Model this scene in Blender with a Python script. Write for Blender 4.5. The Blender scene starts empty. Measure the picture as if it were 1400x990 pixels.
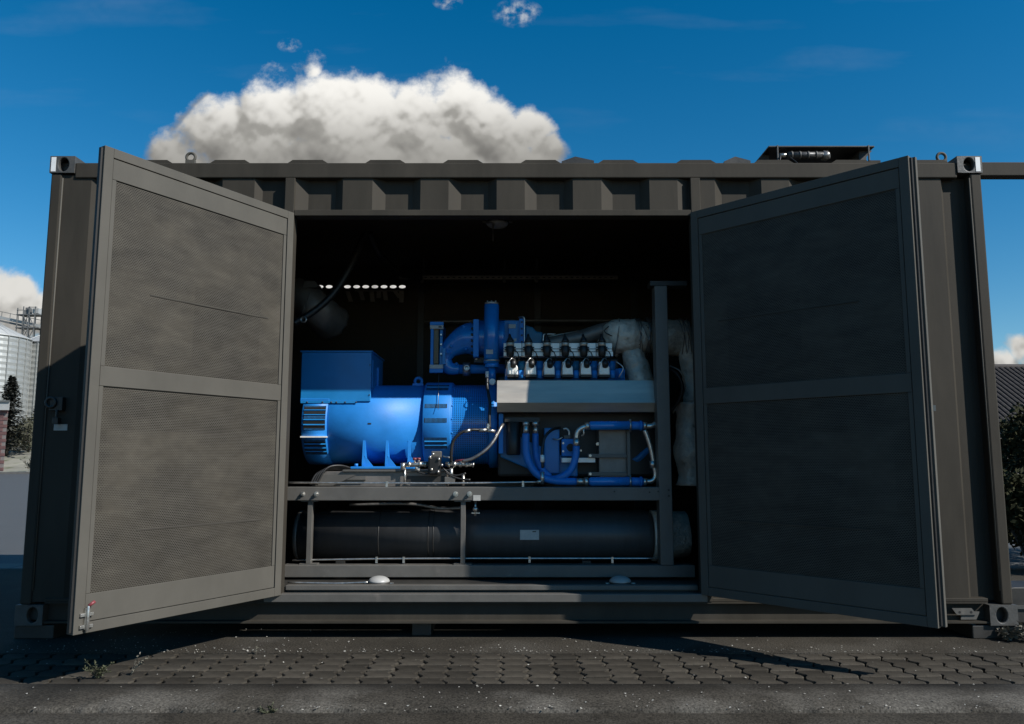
import bpy, bmesh, math, random
from math import sin, cos, tan, pi, radians, sqrt, atan2
from mathutils import Vector, Matrix, noise as mnoise
random.seed(7)
S = bpy.context.scene
C = bpy.context.collection

# ------------------------------------------------------------------ camera
F_PX, PITCH, CAM_Y, CAM_Z = 1076.0, math.atan(133/1076.0), -4.95, 1.085
cd = bpy.data.cameras.new('camera'); cam = bpy.data.objects.new('camera', cd); C.objects.link(cam)
cam.location = (0, CAM_Y, CAM_Z); cam.rotation_euler = (pi/2 + PITCH, 0, 0)
cd.sensor_width = 36; cd.lens = 36*F_PX/1400.0; cd.clip_start = 0.05; cd.clip_end = 2000
S.camera = cam
S.render.resolution_x, S.render.resolution_y = 1024, 724

# ------------------------------------------------------------------ light
SUN_AZ, SUN_EL = radians(60), radians(38)          # azimuth from the camera's back towards the right
SDIR = Vector((cos(SUN_EL)*sin(SUN_AZ), -cos(SUN_EL)*cos(SUN_AZ), sin(SUN_EL)))
sd = bpy.data.lights.new('sun', 'SUN'); sun = bpy.data.objects.new('sun', sd); C.objects.link(sun)
sd.energy = 4.8; sd.angle = radians(0.5); sd.color = (1, 0.98, 0.94)
sun.rotation_euler = SDIR.to_track_quat('Z', 'Y').to_euler(); sun.location = (6, -6, 9)
S.view_settings.view_transform = 'Standard'; S.view_settings.look = 'None'
S.view_settings.exposure = 0.3; S.view_settings.gamma = 1.0; S.view_settings.use_curve_mapping = False

w = bpy.data.worlds.new('World'); S.world = w; w.use_nodes = True
w.cycles.sampling_method = 'MANUAL'; w.cycles.sample_map_resolution = 256

def world_sky():
    nt = w.node_tree; nt.nodes.clear()
    def N(t, tree=nt, **kw):
        n = tree.nodes.new(t)
        for k, v in kw.items(): setattr(n, k, v)
        return n
    def M(op, a, b=None, c=None, tree=nt, clamp=False):
        n = tree.nodes.new('ShaderNodeMath'); n.operation = op; n.use_clamp = clamp
        for i, v in enumerate((a, b, c)):
            if v is None: continue
            if isinstance(v, (int, float)): n.inputs[i].default_value = v
            else: tree.links.new(v, n.inputs[i])
        return n.outputs[0]
    def V(op, a, b, tree):
        n = tree.nodes.new('ShaderNodeVectorMath'); n.operation = op
        for i, v in enumerate((a, b)):
            if v is None: continue
            if isinstance(v, (tuple, list)): n.inputs[i].default_value = v
            else: tree.links.new(v, n.inputs[i])
        return n
    sky = N('ShaderNodeTexSky'); sky.sky_type = 'NISHITA'; sky.sun_disc = False
    sky.sun_elevation = SUN_EL; sky.sun_rotation = atan2(SDIR.x, SDIR.y)
    sky.air_density = 1.0; sky.dust_density = 0.05; sky.ozone_density = 3.0; sky.altitude = 200
    hs = N('ShaderNodeHueSaturation'); hs.inputs['Hue'].default_value = .493; hs.inputs['Saturation'].default_value = 1.42; hs.inputs['Value'].default_value = 1.1
    nt.links.new(sky.outputs[0], hs.inputs['Color'])
    bg = N('ShaderNodeBackground'); bg.inputs[1].default_value = 0.080
    nt.links.new(hs.outputs[0], bg.inputs[0])
    # cumulus: heaped lobes given by bearing and height on the sky, broken up by noise, shaded by the sun's direction
    def uv(px, py):
        yc = (495-py)/F_PX; Y = cos(PITCH)-sin(PITCH)*yc; Z = sin(PITCH)+cos(PITCH)*yc
        return ((px-700)/F_PX/Y, Z/Y)
    lobes = []
    for px, py, r in [(240,200,40),(300,178,62),(372,160,72),(440,150,74),(505,158,70),(570,165,75),(618,148,62),(655,185,58),(722,186,40),(690,205,55),(745,212,34),
                      (250,238,60),(330,245,70),(420,245,80),(520,245,80),(620,245,70),(700,240,55),(480,215,95),(350,215,75),(590,225,80),(428,98,20),
                      (-30,430,70),(22,420,52),(62,425,36),(110,450,50),(1392,466,24),(1372,492,26),(1425,480,36),(1330,500,30),(470,385,60),(535,392,55),  # last two lobes added, hidden behind the container, to whiten the vent holes
                      (-120,400,90),(1580,440,90),(-800,280,170)]:
        u, v = uv(px, py); lobes.append((u, v, r/F_PX*1.03))
    g = bpy.data.node_groups.new('cloud_height', 'ShaderNodeTree')
    g.interface.new_socket('p', in_out='INPUT', socket_type='NodeSocketVector')
    g.interface.new_socket('height', in_out='OUTPUT', socket_type='NodeSocketFloat')
    g.interface.new_socket('cover', in_out='OUTPUT', socket_type='NodeSocketFloat')
    gi = g.nodes.new('NodeGroupInput'); go = g.nodes.new('NodeGroupOutput')
    P = gi.outputs[0]
    wn = g.nodes.new('ShaderNodeTexNoise'); wn.inputs['Scale'].default_value = 9; wn.inputs['Detail'].default_value = 2
    g.links.new(P, wn.inputs['Vector'])
    wv = V('SUBTRACT', wn.outputs['Color'], (.5, .5, .5), g)
    sc = g.nodes.new('ShaderNodeVectorMath'); sc.operation = 'SCALE'; sc.inputs['Scale'].default_value = .055
    g.links.new(wv.outputs[0], sc.inputs[0])
    PW = V('ADD', P, sc.outputs[0], g).outputs[0]
    PW = V('MULTIPLY', PW, (1, 1, 0), g).outputs[0]
    h = None; f = None
    for (u, v, r) in lobes:
        d = V('DISTANCE', PW, (u, v, 0), g).outputs['Value']
        dn = M('DIVIDE', d, r, tree=g)
        fi = M('SUBTRACT', 1.0, dn, tree=g)
        fi = M('MULTIPLY', fi, min(1.0, (r/.05)**.7), tree=g)
        hi = M('MULTIPLY', M('SQRT', M('MAXIMUM', M('SUBTRACT', 1.0, M('MULTIPLY', dn, dn, tree=g), tree=g), 0.0, tree=g), tree=g), r, tree=g)
        h = hi if h is None else M('SMOOTH_MAX', h, hi, .02, tree=g)
        f = fi if f is None else M('MAXIMUM', f, fi, tree=g)
    n1 = g.nodes.new('ShaderNodeTexNoise'); n1.inputs['Scale'].default_value = 15; n1.inputs['Detail'].default_value = 10; n1.inputs['Roughness'].default_value = .62
    g.links.new(P, n1.inputs['Vector'])
    nn = M('SUBTRACT', n1.outputs['Fac'], .5, tree=g)
    n2 = g.nodes.new('ShaderNodeTexNoise'); n2.inputs['Scale'].default_value = 8; n2.inputs['Detail'].default_value = 4.5; n2.inputs['Roughness'].default_value = .46
    g.links.new(P, n2.inputs['Vector'])
    g.links.new(M('ADD', h, M('MULTIPLY', n2.outputs['Fac'], .075, tree=g), tree=g), go.inputs[0])
    sv = g.nodes.new('ShaderNodeSeparateXYZ'); g.links.new(P, sv.inputs[0])
    f = M('MAXIMUM', f, M('MULTIPLY', M('SUBTRACT', .075, sv.outputs[1], tree=g), 6.0, tree=g), tree=g)      # cloud bank along the horizon
    g.links.new(M('ADD', f, M('MULTIPLY', nn, 1.25, tree=g), tree=g), go.inputs[1])
    tc = N('ShaderNodeTexCoord'); sep = N('ShaderNodeSeparateXYZ'); nt.links.new(tc.outputs['Generated'], sep.inputs[0])
    ya = M('MAXIMUM', M('ABSOLUTE', sep.outputs[1]), .12)
    u = M('DIVIDE', sep.outputs[0], ya); v = M('DIVIDE', sep.outputs[2], ya)
    u = M('ADD', u, M('MULTIPLY', M('LESS_THAN', sep.outputs[1], 0.0), 40.0))     # behind the viewer: open sky over the same low bank
    cb = N('ShaderNodeCombineXYZ'); nt.links.new(u, cb.inputs[0]); nt.links.new(v, cb.inputs[1])
    e = .008
    outs = []
    for off in ((0, 0, 0), (e, 0, 0), (0, e, 0)):
        gn = N('ShaderNodeGroup'); gn.node_tree = g
        nt.links.new(V('ADD', cb.outputs[0], off, nt).outputs[0], gn.inputs[0]); outs.append(gn)
    H0 = outs[0].outputs[0]
    du = M('DIVIDE', M('SUBTRACT', outs[1].outputs[0], H0), e); dv = M('DIVIDE', M('SUBTRACT', outs[2].outputs[0], H0), e)
    num = M('ADD', M('ADD', M('MULTIPLY', du, -.40), M('MULTIPLY', dv, -.72)), .55)
    den = M('SQRT', M('ADD', M('ADD', M('MULTIPLY', du, du), M('MULTIPLY', dv, dv)), 1.0))
    lit = M('DIVIDE', num, den)
    mr = N('ShaderNodeMapRange'); mr.interpolation_type = 'SMOOTHSTEP'
    mr.inputs[1].default_value = -.35; mr.inputs[2].default_value = .98
    nt.links.new(lit, mr.inputs[0])
    ramp = N('ShaderNodeValToRGB'); cr = ramp.color_ramp
    cr.elements[0].position = 0.0; cr.elements[0].color = (.17, .165, .155, 1)
    cr.elements[1].position = 1.0; cr.elements[1].color = (1.0, .98, .93, 1)
    m = cr.elements.new(.5); m.color = (.37, .36, .335, 1)
    vt = N('ShaderNodeMapRange'); vt.interpolation_type = 'SMOOTHSTEP'; vt.inputs[1].default_value = .385; vt.inputs[2].default_value = .50; nt.links.new(v, vt.inputs[0])
    lowb = M('MULTIPLY', M('LESS_THAN', v, .30), .62)
    tone = M('ADD', M('MULTIPLY', mr.outputs[0], .52), M('MULTIPLY', M('MAXIMUM', vt.outputs[0], lowb), .48))
    nt.links.new(tone, ramp.inputs[0])
    cbg = N('ShaderNodeBackground'); nt.links.new(ramp.outputs[0], cbg.inputs[0]); cbg.inputs[1].default_value = 0.78
    al = N('ShaderNodeMapRange'); al.interpolation_type = 'SMOOTHSTEP'; al.inputs[1].default_value = .0; al.inputs[2].default_value = .38
    nt.links.new(outs[0].outputs[1], al.inputs[0])
    # thin high streaks
    mp = N('ShaderNodeMapping'); mp.inputs['Rotation'].default_value = (0, 0, radians(18)); mp.inputs['Scale'].default_value = (1.2, 7, 1)
    nt.links.new(cb.outputs[0], mp.inputs[0])
    cn = N('ShaderNodeTexNoise'); cn.inputs['Scale'].default_value = 2.2; cn.inputs['Detail'].default_value = 6; nt.links.new(mp.outputs[0], cn.inputs['Vector'])
    cm = N('ShaderNodeMapRange'); cm.inputs[1].default_value = .55; cm.inputs[2].default_value = .9; cm.inputs[4].default_value = .06; nt.links.new(cn.outputs[0], cm.inputs[0])
    alpha = M('MAXIMUM', al.outputs[0], cm.outputs[0])
    wnz = N('ShaderNodeTexNoise'); wnz.inputs['Scale'].default_value = 55; wnz.inputs['Detail'].default_value = 7; wnz.inputs['Roughness'].default_value = .6; nt.links.new(cb.outputs[0], wnz.inputs['Vector'])
    wth = N('ShaderNodeMapRange'); wth.interpolation_type = 'SMOOTHSTEP'; wth.inputs[1].default_value = .40; wth.inputs[2].default_value = .80; nt.links.new(wnz.outputs[0], wth.inputs[0])
    for wpx, wpy, wr_ in ((708, 18, 30), (396, 62, 15), (612, 2, 18)):           # torn shreds of cloud
        uu_, vv_ = uv(wpx, wpy)
        dd = M('DIVIDE', V('DISTANCE', V('MULTIPLY', cb.outputs[0], (1, 1.6, 0), nt).outputs[0], (uu_, vv_*1.6, 0), nt).outputs['Value'], wr_/F_PX*1.3)
        alpha = M('MAXIMUM', alpha, M('MULTIPLY', M('MULTIPLY', M('SUBTRACT', 1.0, dd, clamp=True), 1.9, clamp=True), M('MULTIPLY', wth.outputs[0], .7)))
    alpha = M('MULTIPLY', alpha, M('GREATER_THAN', sep.outputs[2], 0.0))
    mix = N('ShaderNodeMixShader'); nt.links.new(alpha, mix.inputs[0]); nt.links.new(bg.outputs[0], mix.inputs[1]); nt.links.new(cbg.outputs[0], mix.inputs[2])
    out = N('ShaderNodeOutputWorld'); nt.links.new(mix.outputs[0], out.inputs[0])
world_sky()

# ------------------------------------------------------------------ helpers
def at(px, py, Y):
    """the point at depth Y (metres behind the container's front face) that a sight line of the photograph meets"""
    yc = (495-py)/F_PX
    d = Vector(((px-700)/F_PX, cos(PITCH)-sin(PITCH)*yc, sin(PITCH)+cos(PITCH)*yc))
    t = (Y-CAM_Y)/d.y
    return Vector((d.x*t, Y, CAM_Z+d.z*t))
def AX(px, py, Y): return at(px, py, Y).x
def AZ(py, Y): return at(700, py, Y).z

class MB:
    def __init__(s): s.v = []; s.f = []; s.sm = []
    def add(s, vs, fs, smooth=False):
        o = len(s.v); s.v += [Vector(p) for p in vs]
        s.f += [tuple(i+o for i in f) for f in fs]; s.sm += [smooth]*len(fs); return s
    def box(s, x0, x1, y0, y1, z0, z1, M=None):
        x0, x1 = min(x0, x1), max(x0, x1); y0, y1 = min(y0, y1), max(y0, y1); z0, z1 = min(z0, z1), max(z0, z1)
        vs = [Vector(p) for p in ((x0,y0,z0),(x1,y0,z0),(x1,y1,z0),(x0,y1,z0),(x0,y0,z1),(x1,y0,z1),(x1,y1,z1),(x0,y1,z1))]
        if M: vs = [M(p) if callable(M) else M @ p for p in vs]
        fs = [(0,3,2,1),(4,5,6,7),(0,1,5,4),(1,2,6,5),(2,3,7,6),(3,0,4,7)]
        return s.add(vs, fs)
    def bar(s, a, b, w, h=None):
        a, b = Vector(a), Vector(b); h = h or w
        d = (b-a).normalized(); up = Vector((0,0,1)) if abs(d.z) < .9 else Vector((0,1,0))
        e1 = d.cross(up).normalized()*w/2; e2 = d.cross(e1).normalized()*h/2
        vs = [a-e1-e2, a+e1-e2, a+e1+e2, a-e1+e2, b-e1-e2, b+e1-e2, b+e1+e2, b-e1+e2]
        return s.add(vs, [(0,3,2,1),(4,5,6,7),(0,1,5,4),(1,2,6,5),(2,3,7,6),(3,0,4,7)])
    def tube(s, pts, r, n=10, caps=True, wob=0, seed=0):
        pts = [Vector(p) for p in pts]; rs = r if isinstance(r, (list, tuple)) else [r]*len(pts)
        vs = []; fs = []
        d0 = (pts[1]-pts[0]).normalized(); up = Vector((0,0,1)) if abs(d0.z) < .9 else Vector((1,0,0))
        e1 = d0.cross(up).normalized()
        for i, p in enumerate(pts):
            if i == 0: d = pts[1]-p
            elif i == len(pts)-1: d = p-pts[i-1]
            else: d = (pts[i+1]-p).normalized()+(p-pts[i-1]).normalized()
            d = d.normalized() if d.length > 1e-9 else d0
            e1 = (e1-d*e1.dot(d)).normalized(); e2 = d.cross(e1)
            for k in range(n):
                a = 2*pi*k/n; q = e1*cos(a)+e2*sin(a); rr = rs[i]
                if wob: rr *= 1+wob*(mnoise.fractal((p+q*rr)*9+Vector((seed,seed*2,0)), 1, 2, 3)-.9*abs(mnoise.noise((p+q*rr)*21+Vector((seed,0,seed)))))
                vs.append(p+q*rr)
        for i in range(len(pts)-1):
            for k in range(n):
                fs.append((i*n+k, i*n+(k+1)%n, (i+1)*n+(k+1)%n, (i+1)*n+k))
        s.add(vs, fs, True)
        if caps:
            o = len(s.v)-len(vs)
            s.f += [tuple(o+k for k in reversed(range(n))), tuple(o+(len(pts)-1)*n+k for k in range(n))]; s.sm += [False]*2
        return s
    def cyl(s, a, b, r, r2=None, n=20, caps=True): return s.tube([a, b], [r, r if r2 is None else r2], n, caps)
    def prism(s, poly, axis, a, b, M=None):
        """poly: 2-D points; axis 'x','y','z' is the extrusion axis; the other two coordinates in alphabetical order"""
        def P(p, t):
            q = {'x': (t, p[0], p[1]), 'y': (p[0], t, p[1]), 'z': (p[0], p[1], t)}[axis]
            return M(Vector(q)) if M else Vector(q)
        n = len(poly)
        vs = [P(p, a) for p in poly]+[P(p, b) for p in poly]
        fs = [tuple(reversed(range(n))), tuple(range(n, 2*n))]+[(k, (k+1)%n, n+(k+1)%n, n+k) for k in range(n)]
        return s.add(vs, fs)
    def sphere(s, c, r, nu=16, nv=10, sc=(1,1,1), wob=0, seed=0):
        c = Vector(c); vs = []; fs = []
        for j in range(nv+1):
            t = pi*j/nv
            for i in range(nu):
                a = 2*pi*i/nu; q = Vector((sin(t)*cos(a)*sc[0], sin(t)*sin(a)*sc[1], cos(t)*sc[2]))
                rr = r*(1+wob*mnoise.fractal(q*3+Vector((seed,0,0)), 1, 2, 3)) if wob else r
                vs.append(c+q*rr)
        for j in range(nv):
            for i in range(nu): fs.append((j*nu+i, (j+1)*nu+i, (j+1)*nu+(i+1)%nu, j*nu+(i+1)%nu))
        return s.add(vs, fs, True)
    def torus(s, c, R, r, axis='y', nu=24, nv=8):
        c = Vector(c); pts = []
        vs = []; fs = []
        for i in range(nu):
            a = 2*pi*i/nu
            for j in range(nv):
                b = 2*pi*j/nv; rr = R+r*cos(b); p = (rr*cos(a), rr*sin(a), r*sin(b))
                q = {'z': p, 'y': (p[0], p[2], p[1]), 'x': (p[2], p[0], p[1])}[axis]
                vs.append(c+Vector(q))
        for i in range(nu):
            for j in range(nv): fs.append((i*nv+j, ((i+1)%nu)*nv+j, ((i+1)%nu)*nv+(j+1)%nv, i*nv+(j+1)%nv))
        return s.add(vs, fs, True)
    def build(s, name, m, parent=None, bevel=0, recalc=True):
        me = bpy.data.meshes.new(name); off = ORG.get(parent.name if parent else None, Vector())
        me.from_pydata([v-off for v in s.v], [], s.f)
        me.polygons.foreach_set('use_smooth', s.sm); me.materials.append(m)
        if recalc:
            bm = bmesh.new(); bm.from_mesh(me); bmesh.ops.recalc_face_normals(bm, faces=bm.faces); bm.to_mesh(me); bm.free()
        me.update()
        o = bpy.data.objects.new(name, me); C.objects.link(o)
        if parent: o.parent = parent; ORG[o.name] = off
        if bevel:
            b = o.modifiers.new('bevel', 'BEVEL'); b.width = bevel; b.segments = 2; b.limit_method = 'ANGLE'; b.angle_limit = radians(40)
        return o
ORG = {}
def tag(o, label, cat, group=None, kind=None):
    if label: o['label'] = label
    if cat: o['category'] = cat
    if group: o['group'] = group
    if kind: o['kind'] = kind
    return o
def thing(name, loc, label, cat, group=None):
    o = bpy.data.objects.new(name, None); C.objects.link(o); o.location = loc; o.empty_display_size = .1
    ORG[o.name] = Vector(loc); return tag(o, label, cat, group)
def struct(o): o['kind'] = 'structure'; return o
def arc(c, r, a0, a1, n, plane='xz', y=0):
    return [Vector((c[0]+r*cos(a0+(a1-a0)*i/n), y, c[1]+r*sin(a0+(a1-a0)*i/n))) for i in range(n+1)]
def spline(pts, n=8):
    pts = [Vector(p) for p in pts]; P = [pts[0]*2-pts[1]]+pts+[pts[-1]*2-pts[-2]]; out = []
    for i in range(1, len(P)-2):
        a, b, c, d = P[i-1:i+3]
        for k in range(n):
            t = k/n; out.append(.5*((2*b)+(c-a)*t+(2*a-5*b+4*c-d)*t*t+(3*b-a-3*c+d)*t**3))
    return out+[pts[-1]]

# ------------------------------------------------------------------ materials
def mat(name, col, rough=.5, metal=0, var=.12, vs=6, bump=0, bs=60, coat=0, spots=None, stretch=(1,1,1), spec=.5, rvar=.12):
    m = bpy.data.materials.new(name); m.use_nodes = True; nt = m.node_tree; b = nt.nodes['Principled BSDF']
    L = nt.links.new
    tc = nt.nodes.new('ShaderNodeTexCoord'); mp = nt.nodes.new('ShaderNodeMapping'); mp.inputs['Scale'].default_value = stretch
    L(tc.outputs['Object'], mp.inputs[0])
    n = nt.nodes.new('ShaderNodeTexNoise'); n.inputs['Scale'].default_value = vs; n.inputs['Detail'].default_value = 8; n.inputs['Roughness'].default_value = .62
    L(mp.outputs[0], n.inputs['Vector'])
    mr = nt.nodes.new('ShaderNodeMapRange'); mr.inputs[1].default_value = .25; mr.inputs[2].default_value = .75
    mr.inputs[3].default_value = 1-var*1.6; mr.inputs[4].default_value = 1+var*1.6; L(n.outputs['Fac'], mr.inputs[0])
    mx = nt.nodes.new('ShaderNodeVectorMath'); mx.operation = 'SCALE'; mx.inputs[0].default_value = col; L(mr.outputs[0], mx.inputs['Scale'])
    src = mx.outputs[0]
    if spots:
        sc, thr, scol = spots
        n2 = nt.nodes.new('ShaderNodeTexNoise'); n2.inputs['Scale'].default_value = sc; n2.inputs['Detail'].default_value = 6; L(tc.outputs['Object'], n2.inputs['Vector'])
        r2 = nt.nodes.new('ShaderNodeMapRange'); r2.inputs[1].default_value = thr; r2.inputs[2].default_value = thr+.12; L(n2.outputs['Fac'], r2.inputs[0])
        mm = nt.nodes.new('ShaderNodeMix'); mm.data_type = 'RGBA'; mm.inputs[7].default_value = (*scol, 1)
        L(r2.outputs[0], mm.inputs[0]); L(src, mm.inputs[6]); src = mm.outputs[2]
    L(src, b.inputs['Base Color'])
    rr = nt.nodes.new('ShaderNodeMapRange'); rr.inputs[3].default_value = max(.03, rough-rvar); rr.inputs[4].default_value = min(1, rough+rvar); L(n.outputs['Fac'], rr.inputs[0])
    L(rr.outputs[0], b.inputs['Roughness'])
    b.inputs['Metallic'].default_value = metal; b.inputs['Specular IOR Level'].default_value = spec
    b.inputs['Coat Weight'].default_value = coat; b.inputs['Coat Roughness'].default_value = .12
    if bump:
        n3 = nt.nodes.new('ShaderNodeTexNoise'); n3.inputs['Scale'].default_value = bs; n3.inputs['Detail'].default_value = 5; L(mp.outputs[0], n3.inputs['Vector'])
        bp = nt.nodes.new('ShaderNodeBump'); bp.inputs['Strength'].default_value = bump; bp.inputs['Distance'].default_value = .01
        L(n3.outputs['Fac'], bp.inputs['Height']); L(bp.outputs[0], b.inputs['Normal'])
    return m

M = {}
M['paint'] = mat('container_paint', (.046, .040, .0315), .66, 0, .17, 3, .05, 25, stretch=(1.5, 1.5, .35), spots=(2.5, .66, (.054, .047, .037)), spec=.12)
M['doorpaint'] = mat('door_paint', (.088, .081, .068), .66, 0, .09, 4, .03, 30, stretch=(1, 1, .6), spec=.18)
M['inner'] = mat('inner_lining', (.036, .025, .013), .75, 0, .25, 4, .1, 30)
M['casting'] = mat('casting_steel', (.06, .058, .053), .55, 0, .2, 12, .15, 60, spots=(30, .63, (.13, .11, .09)))
M['ribs'] = mat('lining_ribs', (.032, .022, .010), .7, 0, .3, 6)
M['white'] = mat('white_tape', (.72, .72, .70), .5, 0, .06, 20)
M['label'] = mat('label_paper', (.42, .41, .38), .5, 0, .1, 30)
M['blue'] = mat('blue_enamel', (.012, .20, .58), .52, 0, .10, 6, .05, 70, coat=0, spots=(7, .70, (.012, .12, .36)))
M['bluegloss'] = mat('blue_gloss_enamel', (.012, .20, .58), .24, 0, .08, 6, .03, 60, coat=.5)
M['bluesheet'] = mat('blue_sheet', (.010, .20, .50), .45, 0, .09, 4, .03, 40, coat=.1)
M['bluehose'] = mat('blue_hose', (.012, .18, .56), .45, 0, .1, 20, .1, 120)
M['teal'] = mat('teal_casting', (.012, .15, .27), .45, 0, .15, 12, .1, 60)
M['black'] = mat('black_rubber', (.018, .017, .016), .45, 0, .2, 30, .05, 80)
M['tank'] = mat('black_tank', (.050, .048, .046), .42, 0, .15, 5, .04, 40, stretch=(6, 1, 1))
M['steel'] = mat('brushed_steel', (.56, .49, .40), .42, .55, .10, 3, .03, 60, stretch=(1, 6, 6))
M['alu'] = mat('cast_aluminium', (.93, .90, .83), .34, .15, .08, 20, .06, 90)
M['zinc'] = mat('zinc_fitting', (.60, .57, .52), .33, .9, .2, 40, .08, 100)
M['frame'] = mat('frame_steel', (.112, .104, .092), .45, .1, .12, 5, .04, 40, spots=(9, .66, (.17, .15, .13)))
M['dark'] = mat('dark_steel', (.035, .032, .028), .5, .2, .2, 8, .05, 50)
M['lag'] = mat('insulation_cloth', (.58, .52, .43), .45, .15, .25, 9, 1.0, 34, spots=(13, .60, (.26, .23, .18)))
M['wire'] = mat('tie_wire', (.28, .26, .24), .4, .8, .2, 40)
M['red'] = mat('red_handle', (.20, .04, .045), .45, 0, .1, 30)
M['brownplate'] = mat('stainless_plates', (.16, .12, .08), .4, .6, .2, 10, .2, 70, stretch=(60, 60, .5))
M['darkplate'] = mat('grey_plate', (.20, .18, .16), .5, .5, .18, 9, .06, 40)
M['seal_gap_black'] = mat('door_seal', (.012, .011, .010), .6, 0, .1, 20)  # seal black, also used as painted shade in the sill gap
M['dome_white'] = mat('lamp_glass', (.36, .35, .33), .35, 0, .03, 20)  # plain white glass, unlit

def perforated():
    m = mat('perforated_sheet', (.074, .067, .056), .66, .0, .2, 7, spec=.15, stretch=(1, 1, 3))
    nt = m.node_tree; L = nt.links.new; b = nt.nodes['Principled BSDF']
    at_ = nt.nodes.new('ShaderNodeAttribute'); at_.attribute_name = 'sheet'     # position on the sheet in metres
    sp = nt.nodes.new('ShaderNodeSeparateXYZ'); L(at_.outputs['Vector'], sp.inputs[0])
    def MM(op, a, b2=None):
        n = nt.nodes.new('ShaderNodeMath'); n.operation = op
        for i, v in enumerate((a, b2)):
            if v is None: continue
            if isinstance(v, (int, float)): n.inputs[i].default_value = v
            else: L(v, n.inputs[i])
        return n.outputs[0]
    PX, PZ = .0135, .0085
    rowf = MM('DIVIDE', sp.outputs[1], PZ); row = MM('FLOOR', rowf)
    fy = MM('SUBTRACT', MM('SUBTRACT', rowf, row), .5)
    xs = MM('ADD', MM('DIVIDE', sp.outputs[0], PX), MM('MULTIPLY', MM('MODULO', row, 2.0), .5))
    fx = MM('SUBTRACT', MM('FRACT', xs), .5)
    fx = MM('DIVIDE', fx, .40); fy = MM('DIVIDE', fy, .33)
    d = MM('SQRT', MM('ADD', MM('MULTIPLY', fx, fx), MM('MULTIPLY', fy, fy)))
    hole = MM('LESS_THAN', d, 1.0)
    # mats of mineral wool behind the holes: each mat its own near-black with the cavity shade painted in, dusty in streaks
    bk = nt.nodes.new('ShaderNodeTexBrick'); bk.inputs['Scale'].default_value = 1; bk.inputs['Brick Width'].default_value = .47; bk.inputs['Row Height'].default_value = .41
    bk.inputs['Mortar Size'].default_value = 0.0; bk.inputs['Color1'].default_value = (.010, .008, .005, 1); bk.inputs['Color2'].default_value = (.024, .020, .014, 1); bk.inputs['Mortar'].default_value = (.02, .017, .012, 1)
    L(at_.outputs['Vector'], bk.inputs['Vector'])
    mpw = nt.nodes.new('ShaderNodeMapping'); mpw.inputs['Scale'].default_value = (1, 1.25, 1); L(at_.outputs['Vector'], mpw.inputs[0])
    n2 = nt.nodes.new('ShaderNodeTexNoise'); n2.inputs['Scale'].default_value = 3.2; n2.inputs['Detail'].default_value = 7; n2.inputs['Roughness'].default_value = .6; L(mpw.outputs[0], n2.inputs['Vector'])
    wr = nt.nodes.new('ShaderNodeMapRange'); wr.inputs[1].default_value = .40; wr.inputs[2].default_value = .70; wr.inputs[3].default_value = .8; wr.inputs[4].default_value = 3.2; L(n2.outputs['Fac'], wr.inputs[0])
    wool = nt.nodes.new('ShaderNodeVectorMath'); wool.operation = 'SCALE'; L(bk.outputs['Color'], wool.inputs[0]); L(wr.outputs[0], wool.inputs['Scale'])
    mm = nt.nodes.new('ShaderNodeMix'); mm.data_type = 'RGBA'
    src = b.inputs['Base Color'].links[0].from_socket
    L(hole, mm.inputs[0]); L(src, mm.inputs[6]); L(wool.outputs[0], mm.inputs[7]); L(mm.outputs[2], b.inputs['Base Color'])
    return m
M['perf'] = perforated()
M['seam'] = mat('sheet_lap', (.052, .047, .039), .7, 0, .15, 8, spec=.12)

# ------------------------------------------------------------------ ground
def ground_mat(name, c, spots, scale=1.0, bump=.5):
    m = mat(name, c, .85, 0, .28, 2.2*scale, bump, 140, spots=spots, spec=.12)
    nt = m.node_tree; L = nt.links.new; b = nt.nodes['Principled BSDF']
    n = nt.nodes.new('ShaderNodeTexNoise'); n.inputs['Scale'].default_value = 95; n.inputs['Detail'].default_value = 5; n.inputs['Roughness'].default_value = .7
    tc = nt.nodes.new('ShaderNodeTexCoord'); L(tc.outputs['Object'], n.inputs['Vector'])
    mr = nt.nodes.new('ShaderNodeMapRange'); mr.inputs[1].default_value = .3; mr.inputs[2].default_value = .7; mr.inputs[3].default_value = .2; mr.inputs[4].default_value = 2.0; L(n.outputs['Fac'], mr.inputs[0])
    vm = nt.nodes.new('ShaderNodeVectorMath'); vm.operation = 'SCALE'; L(b.inputs['Base Color'].links[0].from_socket, vm.inputs[0]); L(mr.outputs[0], vm.inputs['Scale'])
    L(vm.outputs[0], b.inputs['Base Color'])
    return m
M['asphalt'] = ground_mat('asphalt', (.037, .032, .025), (1.6, .52, (.055, .049, .040)))
M['kerbmat'] = ground_mat('kerb_concrete', (.042, .037, .030), (1.5, .46, (.085, .077, .065)))
M['paver'] = mat('paver_concrete', (.043, .037, .029), .9, 0, .35, 5, .5, 160, spots=(5, .6, (.056, .048, .037)), spec=.12)
_nt = M['paver'].node_tree; _b = _nt.nodes['Principled BSDF']; _oi = _nt.nodes.new('ShaderNodeObjectInfo'); _mr = _nt.nodes.new('ShaderNodeMapRange'); _mr.inputs[3].default_value = .7; _mr.inputs[4].default_value = 1.4
_vm = _nt.nodes.new('ShaderNodeVectorMath'); _vm.operation = 'SCALE'; _nt.links.new(_oi.outputs['Random'], _mr.inputs[0]); _nt.links.new(_b.inputs['Base Color'].links[0].from_socket, _vm.inputs[0]); _nt.links.new(_mr.outputs[0], _vm.inputs['Scale']); _nt.links.new(_vm.outputs[0], _b.inputs['Base Color'])
M['moss'] = mat('joint_moss', (.016, .015, .009), .95, 0, .4, 30, .6, 90, spots=(14, .62, (.035, .035, .014)))
M['road'] = mat('road_asphalt', (.075, .077, .077), .8, 0, .06, 1.5, .1, 80, spec=.3)
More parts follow.
